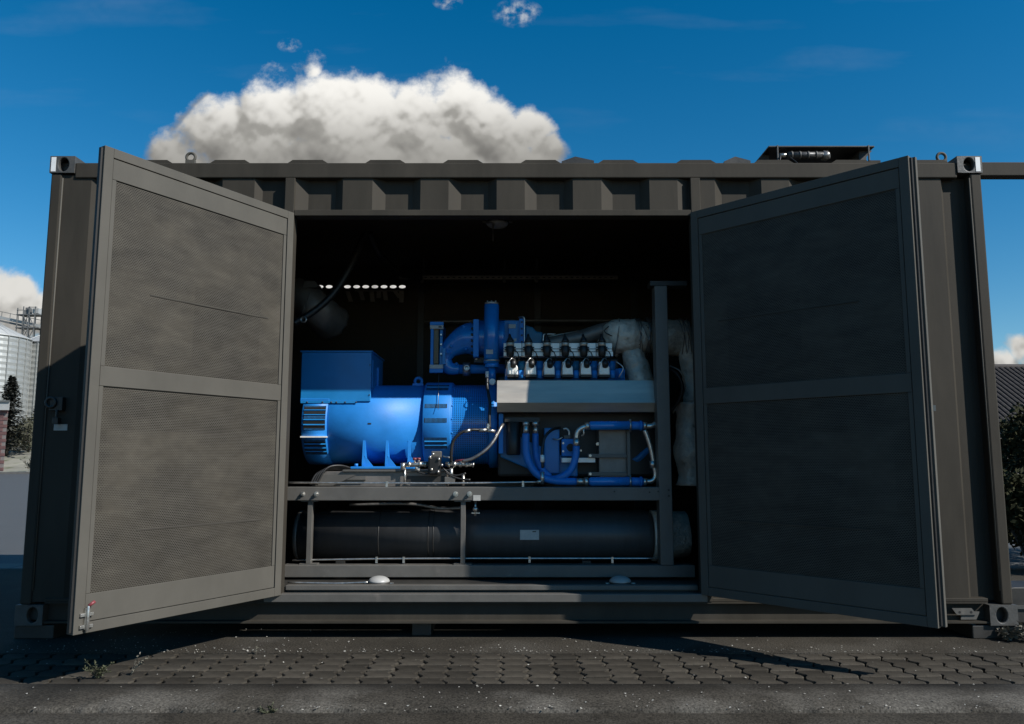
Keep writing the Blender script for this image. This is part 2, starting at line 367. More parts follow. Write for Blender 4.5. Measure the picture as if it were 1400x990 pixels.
M['earth'] = mat('verge_earth', (.22, .21, .17), .95, 0, .25, .6, .3, 8, spots=(.5, .55, (.10, .11, .06)))

Y_P0, Y_P1, Y_K = -0.345, -0.955, -1.345           # paver strip back / front edge, front edge of the concrete band
g = MB()
g.add([(-400,-60,-.06),(400,-60,-.06),(400,700,-.06),(-400,700,-.06)], [(0,1,2,3)])
struct(g.build('ground', M['asphalt']))
struct(MB().box(-9, 9, Y_P0, 3.05, -.05, 0).build('container_apron', M['asphalt']))
struct(MB().box(-9, 9, Y_P1, Y_P0, -.05, -.022).build('paver_bed', M['moss']))
kbm = MB(); nx = 420; vs = []; rk = random.Random(4)
edge = [mnoise.fractal(Vector((i*.35, 0, 0)), 1, 2, 5)*.010+(rk.uniform(-.012, .02) if rk.random() < .10 else 0) for i in range(nx+1)]
for i in range(nx+1):
    x = -6.3+12.6*i/nx
    for y, z in ((Y_P1+.006, -.02), (Y_P1+.005, -.001), (Y_P1-.2, .004), (Y_K+.016+edge[i], .003), (Y_K+.004+edge[i], -.008), (Y_K+.002+edge[i], -.04)): vs.append((x, y, z))
kbm.add(vs, [(i*6+k, (i+1)*6+k, (i+1)*6+k+1, i*6+k+1) for i in range(nx) for k in range(5)], True)
struct(kbm.build('concrete_band', M['kerbmat']))
struct(MB().box(-9, 9, -9, Y_K-.012, -.05, -.014).build('yard_paving', M['asphalt']))
struct(MB().box(-9, 9, Y_K-.012, Y_K+.05, -.05, -.022).build('joint_strip', M['moss']))
# interlocking pavers, each a piece of the paver strip
pv = bpy.data.objects.new('paver_strip', None); C.objects.link(pv); pv['kind'] = 'structure'
def paver_mesh(k):
    px, py = .139, (Y_P0-Y_P1)/5; a = .015; gp = .0050; gx_ = .0065; N_ = 8
    rnd = random.Random(k)
    side = [(a*sin(2*pi*t/N_), -py/2+gp+(py-2*gp)*t/N_) for t in range(N_+1)]
    poly = [(px/2-gx_+s_, y) for s_, y in side]+[(-px/2+gx_+s_, y) for s_, y in reversed(side)]
    n = len(poly); z = 0.0
    cx = sum(p[0] for p in poly)/n; cy = sum(p[1] for p in poly)/n
    inn = [(cx+(x-cx)*.93, cy+(y-cy)*.92) for x, y in poly]
    tl = [rnd.uniform(-.002, .002) for _ in range(3)]
    def zt(x, y): return z+tl[0]+tl[1]*x/.07+tl[2]*y/.06
    vs = [(x, y, -.03) for x, y in poly]+[(x, y, zt(x,y)-.005) for x, y in poly]+[(x, y, zt(x,y)) for x, y in inn]
    fs = [(i, (i+1)%n, n+(i+1)%n, n+i) for i in range(n)]+[(n+i, n+(i+1)%n, 2*n+(i+1)%n, 2*n+i) for i in range(n)]+[tuple(range(2*n, 3*n))]
    me = bpy.data.meshes.new('paver'); me.from_pydata(vs, [], fs); me.materials.append(M['paver']); me.update(); return me
pms = [paver_mesh(k) for k in range(6)]
py_ = (Y_P0-Y_P1)/5
for r in range(5):
    for c in range(-24, 25):
        o = bpy.data.objects.new('paver', random.choice(pms)); C.objects.link(o); o.parent = pv
        o.location = (c*.139+random.uniform(-.002,.002)+.01, Y_P1+py_*(r+.5)+random.uniform(-.0015,.0015), random.uniform(-.003, .0015))
        o.rotation_euler.z = random.uniform(-.012, .012)
# scattered petals and grit
lit_ = MB(); rnd = random.Random(3)
def flake(x, y, z, s):
    a = rnd.uniform(0, pi*2); k = rnd.uniform(.45, 1)
    ux, uy = cos(a)*s, sin(a)*s; vx, vy = -sin(a)*s*k, cos(a)*s*k
    h = [rnd.uniform(.001, .006) for _ in range(4)]
    lit_.add([(x-ux-vx, y-uy-vy, z+h[0]), (x+ux-vx, y+uy-vy, z+h[1]), (x+ux+vx, y+uy+vy, z+h[2]), (x-ux+vx, y-uy+vy, z+h[3])], [(0,1,2,3)])
for _ in range(900):
    t = rnd.random(); x = rnd.gauss(0.2, 1.8) if rnd.random() < .6 else rnd.uniform(-3.3, 3.3)
    if t < .45: y = Y_P0+abs(rnd.gauss(0, .05))
    elif t < .62: y = rnd.uniform(Y_P0, .05)
    elif t < .68: y = rnd.uniform(Y_P1, Y_P0)
    elif t < .90: y = rnd.uniform(Y_K, Y_P1)
    else: y = Y_K+rnd.gauss(0, .02)
    flake(x, y, .004, rnd.uniform(.0018, .0062)*rnd.uniform(.6, 1.1))
for _ in range(90): flake(rnd.uniform(-2.9,-1.2), rnd.uniform(-.3,.3), .003, rnd.uniform(.002,.004))
M['petal'] = mat('petals', (.33, .31, .27), .8, 0, .35, 40)
o = lit_.build('petal_litter', M['petal'], recalc=False); tag(o, 'pale fallen petals and grit scattered over the paving', 'litter', kind='stuff')

def sprig(name, loc, h, n, label, m, spread=.6, lean=0, seed=1, cat='weed', leaf=.011, group=None):
    r = random.Random(seed); t = thing(name, loc, label, cat, group); st = MB(); lf = MB(); L0 = Vector(loc)
    for i in range(n):
        a = r.uniform(0, 2*pi); s_ = r.uniform(.2, 1)*spread*h; top = L0+Vector((cos(a)*s_+lean*h, sin(a)*s_*.7, h*r.uniform(.45, 1)))
        mid = L0.lerp(top, .5)+Vector((0, 0, h*.12)); pts = spline([L0, mid, top], 4); st.tube(pts, .0014, 4)
        for q in pts[2:]:
            for _ in range(3):
                d = Vector((r.uniform(-1,1), r.uniform(-1,1), r.uniform(-.3,.8))).normalized()*leaf*r.uniform(.6,1.5); e = d.cross(Vector((r.random(), r.random(), 1))).normalized()*leaf*.3
                lf.add([q, q+d*.5+e, q+d, q+d*.5-e], [(0,1,2,3)])
    st.build('stem', m, t); lf.build('leaves', m, t, recalc=False); return t
M['weed'] = mat('weed_green', (.06, .065, .032), .8, 0, .3, 20)
M['drygrass'] = mat('dry_stalk', (.17, .155, .12), .8, 0, .3, 20)
sprig('weed', at(143, 926, 0).lerp(Vector((-2.06,-.87,0)), 1), .085, 12, 'low spreading weed in the paver joint beside the door shadow', M['weed'], .9, seed=2, leaf=.014)
sprig('weed', (-1.93,-.80,0), .12, 5, 'thin upright weed sprig at the edge of the door shadow', M['drygrass'], .25, .5, seed=5, leaf=.010)
sprig('weed', (-1.44,-.36,0), .06, 4, 'tiny weed at the back edge of the pavers beside the shadow tip', M['drygrass'], .3, .1, seed=8, leaf=.008)
sprig('weed', (-1.06,-1.35,-.03), .05, 10, 'small tuft growing in the front kerb joint', M['weed'], 1.2, 0, seed=9, leaf=.010)

# ------------------------------------------------------------------ container
XL, XR = AX(70, 225, 0), AX(1341, 225, 0)
XL, XR = (XL-.0), (XR+.0)
ZB = AZ(854, 0); ZT = AZ(214, 0)
ZR0, ZR1 = AZ(243, 0), AZ(222.5, 0)                # top rail
JL0, JL1 = AX(389, 290, 0), AX(402, 293, 0)        # door jambs
JR0, JR1 = AX(945, 293, 0), AX(958, 293, 0)
ZO1 = AZ(295, 0); ZH = AZ(287, 0)                  # underside / top of the header bar
ZS0, ZS1 = AZ(823, 0), AZ(812, 0)                  # door sill bar
ZF = AZ(806, 0.02)                                 # floor
ZBR = AZ(819, 0)                                   # top of the bottom rail in the side bays
DEP = 2.44
ct = thing('shipping_container', ((XL+XR)/2, DEP/2, ZB), 'dark grey steel container with its double doors swung open on machinery', 'container')
# corner castings
def casting(cx0, cx1, z0, z1, y0, y1, hx, front=True):
    m = MB(); n = 20; hz = (z0+z1)/2; rx, rz = .034, .046
    def H(x, z): return x, z
    # front plate with a real oval hole
    outer = []; inner = []
    for k in range(n):
        a = 2*pi*k/n; ca, sa = cos(a), sin(a)
        inner.append((hx+rx*ca, hz+rz*sa))
        t = min(((cx1-hx)/ca if ca > 1e-6 else (cx0-hx)/ca if ca < -1e-6 else 9), ((z1-hz)/sa if sa > 1e-6 else (z0-hz)/sa if sa < -1e-6 else 9))
        outer.append((hx+ca*t, hz+sa*t))
    vs = [(x, y0, z) for x, z in outer]+[(x, y0, z) for x, z in inner]+[(x, y0+.03, z) for x, z in inner]
    fs = [(k, (k+1)%n, n+(k+1)%n, n+k) for k in range(n)]+[(n+k, n+(k+1)%n, 2*n+(k+1)%n, 2*n+k) for k in range(n)]
    m.add(vs, fs)
    for x, z in ((cx0,z0),(cx1,z0),(cx1,z1),(cx0,z1)):     # corner fillers between the radial outline and the square
        idx = sorted(range(n), key=lambda k: (outer[k][0]-x)**2+(outer[k][1]-z)**2)[:2]
        m.add([(x, y0, z), (outer[idx[0]][0], y0, outer[idx[0]][1]), (outer[idx[1]][0], y0, outer[idx[1]][1])], [(0,1,2)])
    for f in (((cx0,y0,z0),(cx0,y1,z0),(cx0,y1,z1),(cx0,y0,z1)), ((cx1,y0,z0),(cx1,y1,z0),(cx1,y1,z1),(cx1,y0,z1)), ((cx0,y0,z0),(cx1,y0,z0),(cx1,y1,z0),(cx0,y1,z0)), ((cx0,y0,z1),(cx1,y0,z1),(cx1,y1,z1),(cx0,y1,z1)), ((cx0,y1,z0),(cx1,y1,z0),(cx1,y1,z1),(cx0,y1,z1))):
        m.add(f, [(0,1,2,3)])
    m.box(cx0+.02, cx1-.02, y0+.06, y0+.075, z0+.02, z1-.02)
    return m
CW = .158
cast = [casting(XL-.004, XL+CW, ZT-.113, ZT, -.008, .16, XL+.085), casting(XR-CW, XR+.004, ZT-.113, ZT, -.008, .16, XR-.083),
        casting(XL-.012, XL+CW, ZB-.004, ZB+.117, -.010, .16, XL+.095), casting(XR-CW, XR+.012, ZB-.004, ZB+.117, -.010, .16, XR-.085)]
for m in cast: m.build('corner_casting', M['casting'], ct, bevel=.006)
for sx0, sx1 in ((XL-.004, XL+CW), (XR-CW, XR+.004)):
    for z0, z1 in ((ZT-.113, ZT), (ZB-.004, ZB+.117)):
        MB().box(sx0, sx1, DEP-.16, DEP+.008, z0, z1).build('corner_casting', M['casting'], ct, bevel=.006)
MB().box(XL+.006, XL+.036, -.0105, -.0085, ZT-.105, ZT-.008).build('reflective_strip', M['white'], ct)
MB().box(XR-.040, XR-.010, -.0105, -.0085, ZT-.105, ZT-.008).build('reflective_strip', M['white'], ct)
# posts, rails
PW = .075
for x0, x1 in ((XL+.004, XL+PW), (XR-PW, XR-.004)):
    MB().box(x0, x1, 0, .11, ZB+.118, ZT-.114).build('corner_post', M['paint'], ct, bevel=.01)
    MB().box(x0, x1, DEP-.1, DEP, ZB+.118, ZT-.114).build('corner_post', M['paint'], ct, bevel=.01)
for x, s_ in ((XL+PW+.003, 1), (XR-PW-.003, -1)):
    MB().tube([Vector((x, .008, ZB+.2)), Vector((x, .008, ZR0))], .005, 6).build('weld_seam', M['doorpaint'], ct)
MB().box(XL+CW+.002, XR-CW-.002, 0, .06, ZR0, ZR1).build('top_rail', M['paint'], ct, bevel=.006)
MB().box(XL+CW+.002, XR-CW-.002, DEP-.06, DEP, ZR0, ZR1).build('top_rail', M['paint'], ct, bevel=.006)
# bottom rail: an outward C-channel
br = MB(); zb = AZ(852.5, 0)
br.prism([(.0,zb),(.0,zb+.012),(.045,zb+.014),(.045,ZS0-.012),(.0,ZS0-.010),(.0,ZS0-.001),(.055,ZS0-.001),(.055,zb)], 'x', XL+CW+.002, XR-CW-.002)
br.build('bottom_rail', M['paint'], ct)
MB().box(XL+CW, JL0, .0, .07, ZS0, ZBR+.004).build('bay_sill', M['paint'], ct, bevel=.003)
MB().box(JR1, XR-CW, .0, .07, ZS0, ZBR+.004).build('bay_sill', M['paint'], ct, bevel=.003)
MB().box(XL+.02, XR-.02, DEP-.05, DEP-.003, ZB+.02, ZB+.2).build('bottom_rail', M['paint'], ct)
# corrugated walls
FR, RC = .012, .062
def corr(xs, z0, z1, name):
    """xs: list of (x, y) front polyline"""
    m = MB(); back = [(x, y+.005) for x, y in reversed(xs)]
    m.prism(list(xs)+back, 'z', z0, z1); return m.build(name, M['paint'], ct)
def xh(px): return AX(px, 265, 0)
hdr = [(JL1-.01, FR), (xh(401), FR), (xh(401)+.06, RC)]
px = 417.0
first = True
xs = [(JL1-.02, FR), (xh(402), FR)]
base_px = [402, 508.5, 613, 717.5, 822.5]             # left end of each recess
for i, b0 in enumerate(base_px):
    xs += [(xh(b0), FR), (xh(b0+16.5), RC), (xh(b0+54), RC), (xh(b0+66), FR)]
xs += [(xh(927), FR), (xh(943), RC*.7), (JR0+.05, RC*.7)]
xs = [xs[0]]+[p for i, p in enumerate(xs[1:], 1) if p[0] > xs[i-1][0]+.001]
corr(xs, ZH-.01, ZR0+.02, 'header_panel')
P0 = XL+PW-.01
lx = [(P0, FR), (AX(123, 260, 0), FR), (AX(141, 260, 0), RC), (AX(180, 260, 0), RC), (AX(196, 260, 0), FR), (AX(235, 260, 0), FR), (AX(250, 260, 0), RC), (AX(290, 260, 0), RC), (AX(303, 260, 0), FR), (AX(347, 260, 0), FR), (AX(356, 260, 0), RC*.8), (JL0+.02, RC*.8)]
corr(lx, ZBR-.02, ZR0+.02, 'side_panel')
r0 = AX(1030, 260, 0)
rx_ = [(JR1-.02, FR), (AX(978, 260, 0), FR), (AX(990, 260, 0), RC), (AX(1028, 260, 0), RC), (AX(1042, 260, 0), FR), (AX(1080, 260, 0), FR), (AX(1095, 260, 0), RC), (AX(1130, 260, 0), RC), (AX(1146, 260, 0), FR), (AX(1190, 260, 0), FR), (AX(1206, 260, 0), FR),
       (AX(1288, 260, 0), FR), (AX(1296, 260, 0), RC), (AX(1308, 260, 0), RC), (AX(1322, 260, 0), RC+.012), (XR-PW+.01, RC+.012)]
corr(rx_, ZBR-.02, ZR0+.02, 'side_panel')
# door frame
MB().box(JL1+.002, JR0-.002, -.004, .075, ZO1, ZH).build('header_bar', M['paint'], ct, bevel=.003)
MB().box(JL0, JL1, -.006, .075, ZS0+.001, ZR0-.002).build('door_jamb', M['paint'], ct, bevel=.003)
MB().box(JR0, JR1, -.006, .075, ZS0+.001, ZR0-.002).build('door_jamb', M['paint'], ct, bevel=.003)
MB().box(JL1-.10, JR0+.03, -.010, .05, ZS0, ZS1).build('door_sill', M['frame'], ct, bevel=.003)
MB().box(JL1, JR0, .051, .099, ZS0, ZS1-.012).build('sill_gap_shade', M['seal_gap_black'], ct)  # black strip standing in for the shade in the sill gap
MB().box(JL1, JR0, .0995, .16, AZ(807, .1), ZF+.012).build('threshold', M['frame'], ct, bevel=.003)
# walls behind
xi0, xi1 = XL+.06, XR-.06
MB().box(XL+.03, XR-.03, .12, DEP-.06, ZF-.06, ZF).build('floor_plate', M['dark'], ct)
MB().box(XL+.012, XL+.06, .112, DEP-.102, ZB+.12, ZR1-.01).build('end_wall', M['paint'], ct)
MB().box(XR-.06, XR-.012, .112, DEP-.102, ZB+.12, ZR1-.01).build('end_wall', M['paint'], ct)
MB().box(JL0-.02, JL0+.03, .08, .14, ZF, ZR0).build('lining_strip', M['inner'], ct)
MB().box(JR1-.03, JR1+.02, .08, .14, ZF, ZR0).build('lining_strip', M['inner'], ct)
ZC = AZ(296, .08)+.02
MB().box(xi0+.002, xi1-.002, .10, DEP-.065, ZR0-.03, ZR0-.005).build('ceiling_lining', M['inner'], ct)
MB().box(JL1, JR0, .08, .098, ZO1+.004, ZR0-.006).build('header_lining', M['inner'], ct)
# back wall with a row of oval vent holes low over the left half
YB = DEP-.06
vx = [AX(425+12.5*i, 392, YB) for i in range(11)]; vz = AZ(392, YB)
cw = vx[1]-vx[0]; vz0, vz1 = vz-.03, vz+.03; vx0, vx1 = vx[0]-cw/2, vx[-1]+cw/2
bw = MB()
bw.box(xi0, xi1, YB, YB+.03, ZF-.05, vz0); bw.box(xi0, xi1, YB, YB+.03, vz1, ZR1-.01)
bw.box(xi0, vx0, YB, YB+.03, vz0, vz1); bw.box(vx1, xi1, YB, YB+.03, vz0, vz1)
n = 20
for i, x in enumerate(vx):
    inner = []; outer = []
    for k in range(n):
        a = 2*pi*k/n+pi/20; ca, sa = cos(a), sin(a)
        inner.append((x+cw*.37*ca, vz+.0155*sa)); t = min(cw/2/abs(ca), .03/abs(sa)); outer.append((x+ca*t, vz+sa*t))
    vs = [(a_, YB, b_) for a_, b_ in outer]+[(a_, YB, b_) for a_, b_ in inner]+[(a_, YB+.004, b_) for a_, b_ in inner]
    bw.add(vs, [(k, (k+1)%n, n+(k+1)%n, n+k) for k in range(n)]+[(n+k, n+(k+1)%n, 2*n+(k+1)%n, 2*n+k) for k in range(n)])
    for sx in (-1, 1):
        for sz in (-1, 1):
            cxn, czn = x+sx*cw/2, vz+sz*.03
            idx = sorted(range(n), key=lambda k: (outer[k][0]-cxn)**2+(outer[k][1]-czn)**2)[:2]
            bw.add([(cxn, YB, czn)]+[(outer[k][0], YB, outer[k][1]) for k in idx], [(0,1,2)])
bw.build('back_wall', M['inner'], ct)
# panel battens on the lining
for pxb in (575, 735, 868):
    x = AX(pxb, 480, YB); MB().box(x-.03, x+.03, YB-.02, YB-.001, ZF, AZ(380, YB)).build('wall_batten', M['dark'], ct)
for i in range(9):
    x = AX(530+i*5.2, 480, YB); MB().box(x-.008, x+.008, YB-.012, YB-.001, AZ(535, YB), AZ(470, YB)).build('wall_rib', M['ribs'], ct)
# roof with pressed ribs
rp = []; RZ = ZR1-.006; per = xh(508)-xh(401)
x = xh(401)-per*3-.03
rib0 = AX(390, 220, 0)
xs = [(XL+CW*.6, RZ)]
k = math.ceil((XL+CW-rib0)/per)
while rib0+k*per+.29 < XR-.1:
    b0 = rib0+k*per; xs += [(b0, RZ), (b0+.045, RZ+.030), (b0+.24, RZ+.030), (b0+.288, RZ)]; k += 1
xs += [(XR-CW*.6, RZ)]
m = MB(); m.prism(xs+[(XR-CW*.6, RZ-.006), (XL+CW*.6, RZ-.006)], 'y', .012, DEP-.012); m.build('roof_panel', M['paint'], ct)
# lifting eyes
for px in (261, 1287):
    x = AX(px, 216, .09); z = AZ(216, .09)
    e = MB(); e.torus((x, .09, z+.004), .029, .0095, 'y', 22, 8); e.box(x-.03, x+.03, .075, .105, ZR1-.004, z-.018); e.build('lifting_eye', M['doorpaint'], ct)
# pipe lying along the roof edge
MB().tube([(AX(268, 219, .16), .16, ZR1+.012), (AX(350, 219, .16), .16, ZR1+.012)], .006, 6).build('roof_conduit', M['zinc'], ct)
MB().tube([(AX(1252, 219, .16), .16, ZR1+.02), (AX(1308, 219, .16), .16, ZR1+.02)], .007, 6).build('roof_conduit', M['zinc'], ct)
# black vent wedges peeping over the roof edge
for pxa, pxb in ((768, 812), (990, 1026)):
    xa, xb = AX(pxa, 215, .5), AX(pxb, 215, .5); z = AZ(222, .5)
    MB().prism([(xa, RZ), (xa, AZ(220.5, .5)), (xa+(xb-xa)*.42, AZ(214, .5)), (xb, AZ(219.5, .5)), (xb, RZ)], 'y', .5, .72).build('roof_vent_cap', M['dark'], ct)
# locking staple and bracket on the side bays
x, z = AX(78, 552, 0), AZ(552, 0)
lk = MB(); lk.box(x-.03, x+.05, -.03, .012, z-.045, z+.04); lk.torus((x-.02, -.035, z+.005), .030, .010, 'y', 16, 8); lk.tube([(x+.02,-.03,z-.04),(x+.02,-.03,z-.10)], .010, 8); lk.box(x+.005, x+.04, -.05, -.012, z-.13, z-.09)
lk.build('lock_staple', M['dark'], ct, bevel=.003)
MB().box(AX(72.5, 584, 0), AX(91, 584, 0), FR-.004, FR-.001, AZ(588.5, 0), AZ(580, 0)).build('sticker', M['label'], ct)
b = MB(); xa = AX(1303, 838, 0); xb = AX(1342, 838, 0)
b.prism([(xa, AZ(832, 0)), (xa+.12, AZ(832, 0)), (xa+.15, AZ(841, 0)), (xa+.028, AZ(841, 0))], 'y', .008, .014)
b.prism([(xa+.055, AZ(848, 0)), (xa+.15, AZ(848, 0)), (xb, AZ(837, 0)), (xa+.14, AZ(837, 0)), (xa+.15, AZ(841.5, 0)), (xa+.06, AZ(841.5, 0))], 'y', .018, .024)
b.build('lock_bracket', M['frame'], ct)
for dx in (.045, .115):
    MB().cyl((xa+dx, .0075, AZ(837.5, 0)), (xa+dx, .010, AZ(837.5, 0)), .008, n=10).build('bolt_hole', M['seal_gap_black'], ct)
# timber blocks the container stands on
for i, (x0, x1) in enumerate(((XL-.02, XL+.22), (XR-.26, XR+.03), (-.62, -.50))):
    t = MB().box(x0, x1, .01 if i < 2 else .09, .42, .0, ZB-.006).build('support_block', M['dark'], None, bevel=.006)
    tag(t, ['timber block under the container corner beside the silo view', 'timber block under the container corner beside the hedge', 'short block under the middle of the container'][i], 'block', 'support blocks')

MB().box(XL+.5, XR-.5, .9, 1.02, .004, ZB+.03).build('underside_light_stop', M['dark'], ct)  # beam added to block the daylight showing under the container

# ------------------------------------------------------------------ doors (parts of the container)
def door(hx, hy, ang, wid, z0, z1, side):
    """ang: swing past square; side -1 hinged on the near-silo jamb, +1 on the other"""
    eu = Vector((side*sin(ang), -cos(ang), 0)); en = Vector((-side*cos(ang), -sin(ang), 0)); H0 = Vector((hx, hy, 0))
    W = lambda p: H0+eu*p.x+en*p.y+Vector((0, 0, p.z))
    T = .058
    B = lambda u0, u1, n0, n1, a, b: MB().box(u0, u1, n0, n1, a, b, M=W)
    leaf = B(.004, wid-.004, -T, -.016, z0+.004, z1-.004).build('door', M['doorpaint'], ct, bevel=.003)
    ORG[leaf.name] = ORG[ct.name]
    s = .050; g_ = .0035
    B(0, s, -T+.004, .0, z0, z1).build('edge_strip', M['doorpaint'], leaf, bevel=.002)
    B(wid-s, wid, -T+.004, .0, z0, z1).build('edge_strip', M['doorpaint'], leaf, bevel=.002)
    B(s+.0005, wid-s-.0005, -T+.004, .0, z1-s, z1).build('edge_strip', M['doorpaint'], leaf, bevel=.002)
    B(s+.0005, wid-s-.0005, -T+.004, .0, z0, z0+s).build('edge_strip', M['doorpaint'], leaf, bevel=.002)
    u0, u1 = s+g_, wid-s-g_
    zt = z1-s-g_; zb_ = z0+s+g_
    zp1 = zt-.108; zp0 = zb_+.128; zm0, zm1 = 1.447+(.0 if side < 0 else -.02), 1.545+(.0 if side < 0 else -.02)
    e = .022
    B(u0, u1, -.02, -.005, zp1, zt).build('border_plate', M['doorpaint'], leaf, bevel=.002)
    B(u0, u1, -.02, -.005, zb_, zp0).build('border_plate', M['doorpaint'], leaf, bevel=.002)
    B(u0, u1, -.02, -.004, zm0, zm1).build('middle_rail', M['doorpaint'], leaf, bevel=.002)
    for za, zb2 in ((zm1, zp1), (zp0, zm0)):
        B(u0, u0+e, -.02, -.005, za+.001, zb2-.001).build('border_plate', M['doorpaint'], leaf, bevel=.002)
        B(u1-e, u1, -.02, -.005, za+.001, zb2-.001).build('border_plate', M['doorpaint'], leaf, bevel=.002)
        # sheet: a slightly bulging grid pressed against the wool behind it
        ms = MB(); nu, nv = 26, 26; vs = []; co = []
        for j in range(nv+1):
            for i in range(nu+1):
                a = u0+e+(u1-u0-2*e)*i/nu; z = za+(zb2-za)*j/nv
                edge = min(i, nu-i, j, nv-j)/nu
                bul = .0035*(mnoise.noise(Vector((a*2.2+side*7, z*2.2, 3)))+.4*mnoise.noise(Vector((a*6, z*6, side))))*min(1, edge*6)
                vs.append(W(Vector((a, -.012+bul, z)))); co.append((a, z, 0))
        ms.add(vs, [(j*(nu+1)+i, j*(nu+1)+i+1, (j+1)*(nu+1)+i+1, (j+1)*(nu+1)+i) for j in range(nv) for i in range(nu)], True)
        o = ms.build('perforated_sheet', M['perf'], leaf, recalc=False)
        at_ = o.data.attributes.new('sheet', 'FLOAT_VECTOR', 'POINT'); at_.data.foreach_set('vector', [c for q in co for c in q])
        # lap seam between two sheets
        zl = za+(zb2-za)*(.42 if za > 1 else .28)
        B(u0+.12, u1-.25, -.0135, -.0085, zl-.004, zl+.004).build('lap_seam', M['seam'], leaf)
    # seal round the closing edge
    B(wid-.001, wid+.010, -T*.62, -T*.28, z0+.01, z1-.01).build('door_seal', M['seal_gap_black'], leaf)
    if side > 0:
        B(wid+.0, wid+.022, -T-.006, -T*.66, z0+.003, z1-.003).build('cover_lip', M['doorpaint'], leaf, bevel=.002)
        B(wid+.002, wid+.020, -T-.05, -T-.012, 1.33, 1.36).build('handle', M['black'], leaf)
    else:
        l = MB(); zz = z0+.10; uu = wid-.055
        l.box(uu-.010, uu+.010, .0, .016, zz-.08, zz+.02, M=W); l.box(uu-.034, uu+.030, .001, .012, zz-.02, zz-.005, M=W); l.box(uu-.034, uu+.030, .001, .012, zz-.075, zz-.06, M=W)
        l.tube([W(Vector((uu, .022, zz-.088))), W(Vector((uu, .022, zz+.03)))], .008, 8); l.build('latch', M['zinc'], leaf, bevel=.001)
        MB().tube([W(Vector((uu, .022, zz+.029))), W(Vector((uu-.025, .03, zz+.048)))], .008, 8).build('latch_grip', M['red'], leaf)
    for zz in (z0+.25, (z0+z1)/2, z1-.25):
        MB().cyl(W(Vector((-.010, -T*.6, zz-.06))), W(Vector((-.010, -T*.6, zz+.06))), .012, n=12).build('hinge', M['paint'], leaf)
    return leaf
hl = at(390.5, 628, -.012); hr = at(953.4, 628, -.012)
dz0, dz1 = .262, 2.668
door(hl.x, -.012, radians(30.6), 1.287, dz0, dz1, -1)
door(hr.x, -.012, radians(43.9), 1.338, dz0+.002, dz1+.004, 1)

# beam and stand beside the container
bm_t = thing('steel_beam_frame', (4.7, .1, 0), 'grey horizontal steel beam reaching past the container corner beside the sky', 'beam')
MB().box(XR+.006, 4.72, .03, .11, AZ(240, .03), AZ(221.5, .03)).build('beam', M['paint'], bm_t, bevel=.005)
MB().box(4.62, 4.72, .03, .11, 0, AZ(240, .03)-.001).build('post', M['paint'], bm_t, bevel=.005)

# flap with its drive on the roof
rf = thing('roof_flap', (AX(1118, 215, .2), .2, RZ+.03), 'open dark roof flap with a drive cylinder above the shaded door', 'roof flap')
fx0, fx1 = AX(1045, 205, .12), AX(1194, 205, .12); zt_ = AZ(200, .12); zb2 = RZ+.034
MB().box(fx0+.03, fx1+.01, .12, .62, zt_-.006, zt_+.004).build('flap_plate', M['dark'], rf, bevel=.002)
MB().prism([(fx0-.09, zb2), (fx0+.03, zt_-.007), (fx0+.075, zt_-.007), (fx0+.075, zb2)], 'y', .25, .60).build('hood', M['dark'], rf)
MB().prism([(fx1-.07, zb2), (fx1-.07, zt_-.007), (fx1+.02, zt_-.007), (fx1-.02, zt_-.05), (fx1-.03, zb2)], 'y', .18, .58).build('hood', M['dark'], rf)
for xx in (fx0+.082, fx1-.040):
    MB().box(xx, xx+.008, .105, .118, zb2, zt_+.002).build('strut', M['casting'], rf)
zc = (zt_+zb2)/2+.012
MB().cyl((fx0+.16, .14, zc), (fx0+.40, .14, zc), .023, n=14).build('drive_cylinder', M['tank'], rf)
for kk in range(4): MB().cyl((fx0+.18+.055*kk, .14, zc), (fx0+.192+.055*kk, .14, zc), .027, n=14).build('cylinder_band', M['casting'], rf)
MB().cyl((fx0+.11, .14, zc), (fx0+.16, .14, zc), .014, n=10).build('rod', M['zinc'], rf)
MB().sphere((fx0+.415, .14, zc-.004), .03, sc=(1.1, 1, 1), wob=.3).build('drive_head', M['wire'], rf)
MB().tube(spline([(fx0+.10,.10,zc-.02),(fx0+.09,.07,zb2-.012),(fx0+.15,.05,zb2-.03),(fx0+.20,.07,zb2-.008),(fx0+.17,.12,zc-.02)]), .0035, 6).build('cable', M['black'], rf)
MB().box(fx1-.25, fx1-.07, .20, .21, zb2, zb2+.05).build('back_plate', M['frame'], rf)
MB().box(fx0+.03, fx0+.10, .06, .10, RZ-.012, zb2).build('mount', M['paint'], rf); MB().box(fx1-.06, fx1+.015, .06, .10, RZ-.012, zb2+.012).build('mount', M['paint'], rf)

# ------------------------------------------------------------------ machinery inside
YR = .40                                               # front of the inner steel frame
fr = thing('machine_frame', (AX(660, 780, YR), YR, ZF), 'grey steel frame of two long rails and a post carrying the machine', 'frame')
ux0, ux1 = JL0-.05, AX(905, 675, YR)
uz0, uz1 = AZ(684.5, YR), AZ(666, YR); lz0, lz1 = AZ(789.5, YR), AZ(773, YR)
up = MB().box(ux0, ux1, YR, YR+.10, uz0, uz1).build('upper_rail', M['frame'], fr, bevel=.004)
lo = MB().box(ux0, JR1-.01, YR, YR+.10, lz0, lz1).build('lower_rail', M['frame'], fr, bevel=.004)
for pxx in (423, 633):
    x = AX(pxx, 730, YR+.03)
    st = MB(); st.box(x-.016, x+.016, YR+.022, YR+.07, lz1+.008, uz0-.008); o = st.build('stub_post', M['frame'], fr, bevel=.002)
    MB().box(x-.06, x+.05, YR+.012, YR+.09, uz0-.008, uz0-.0005).build('flange', M['frame'], o); MB().box(x-.06, x+.06, YR+.012, YR+.09, lz1+.0005, lz1+.008).build('flange', M['frame'], o)
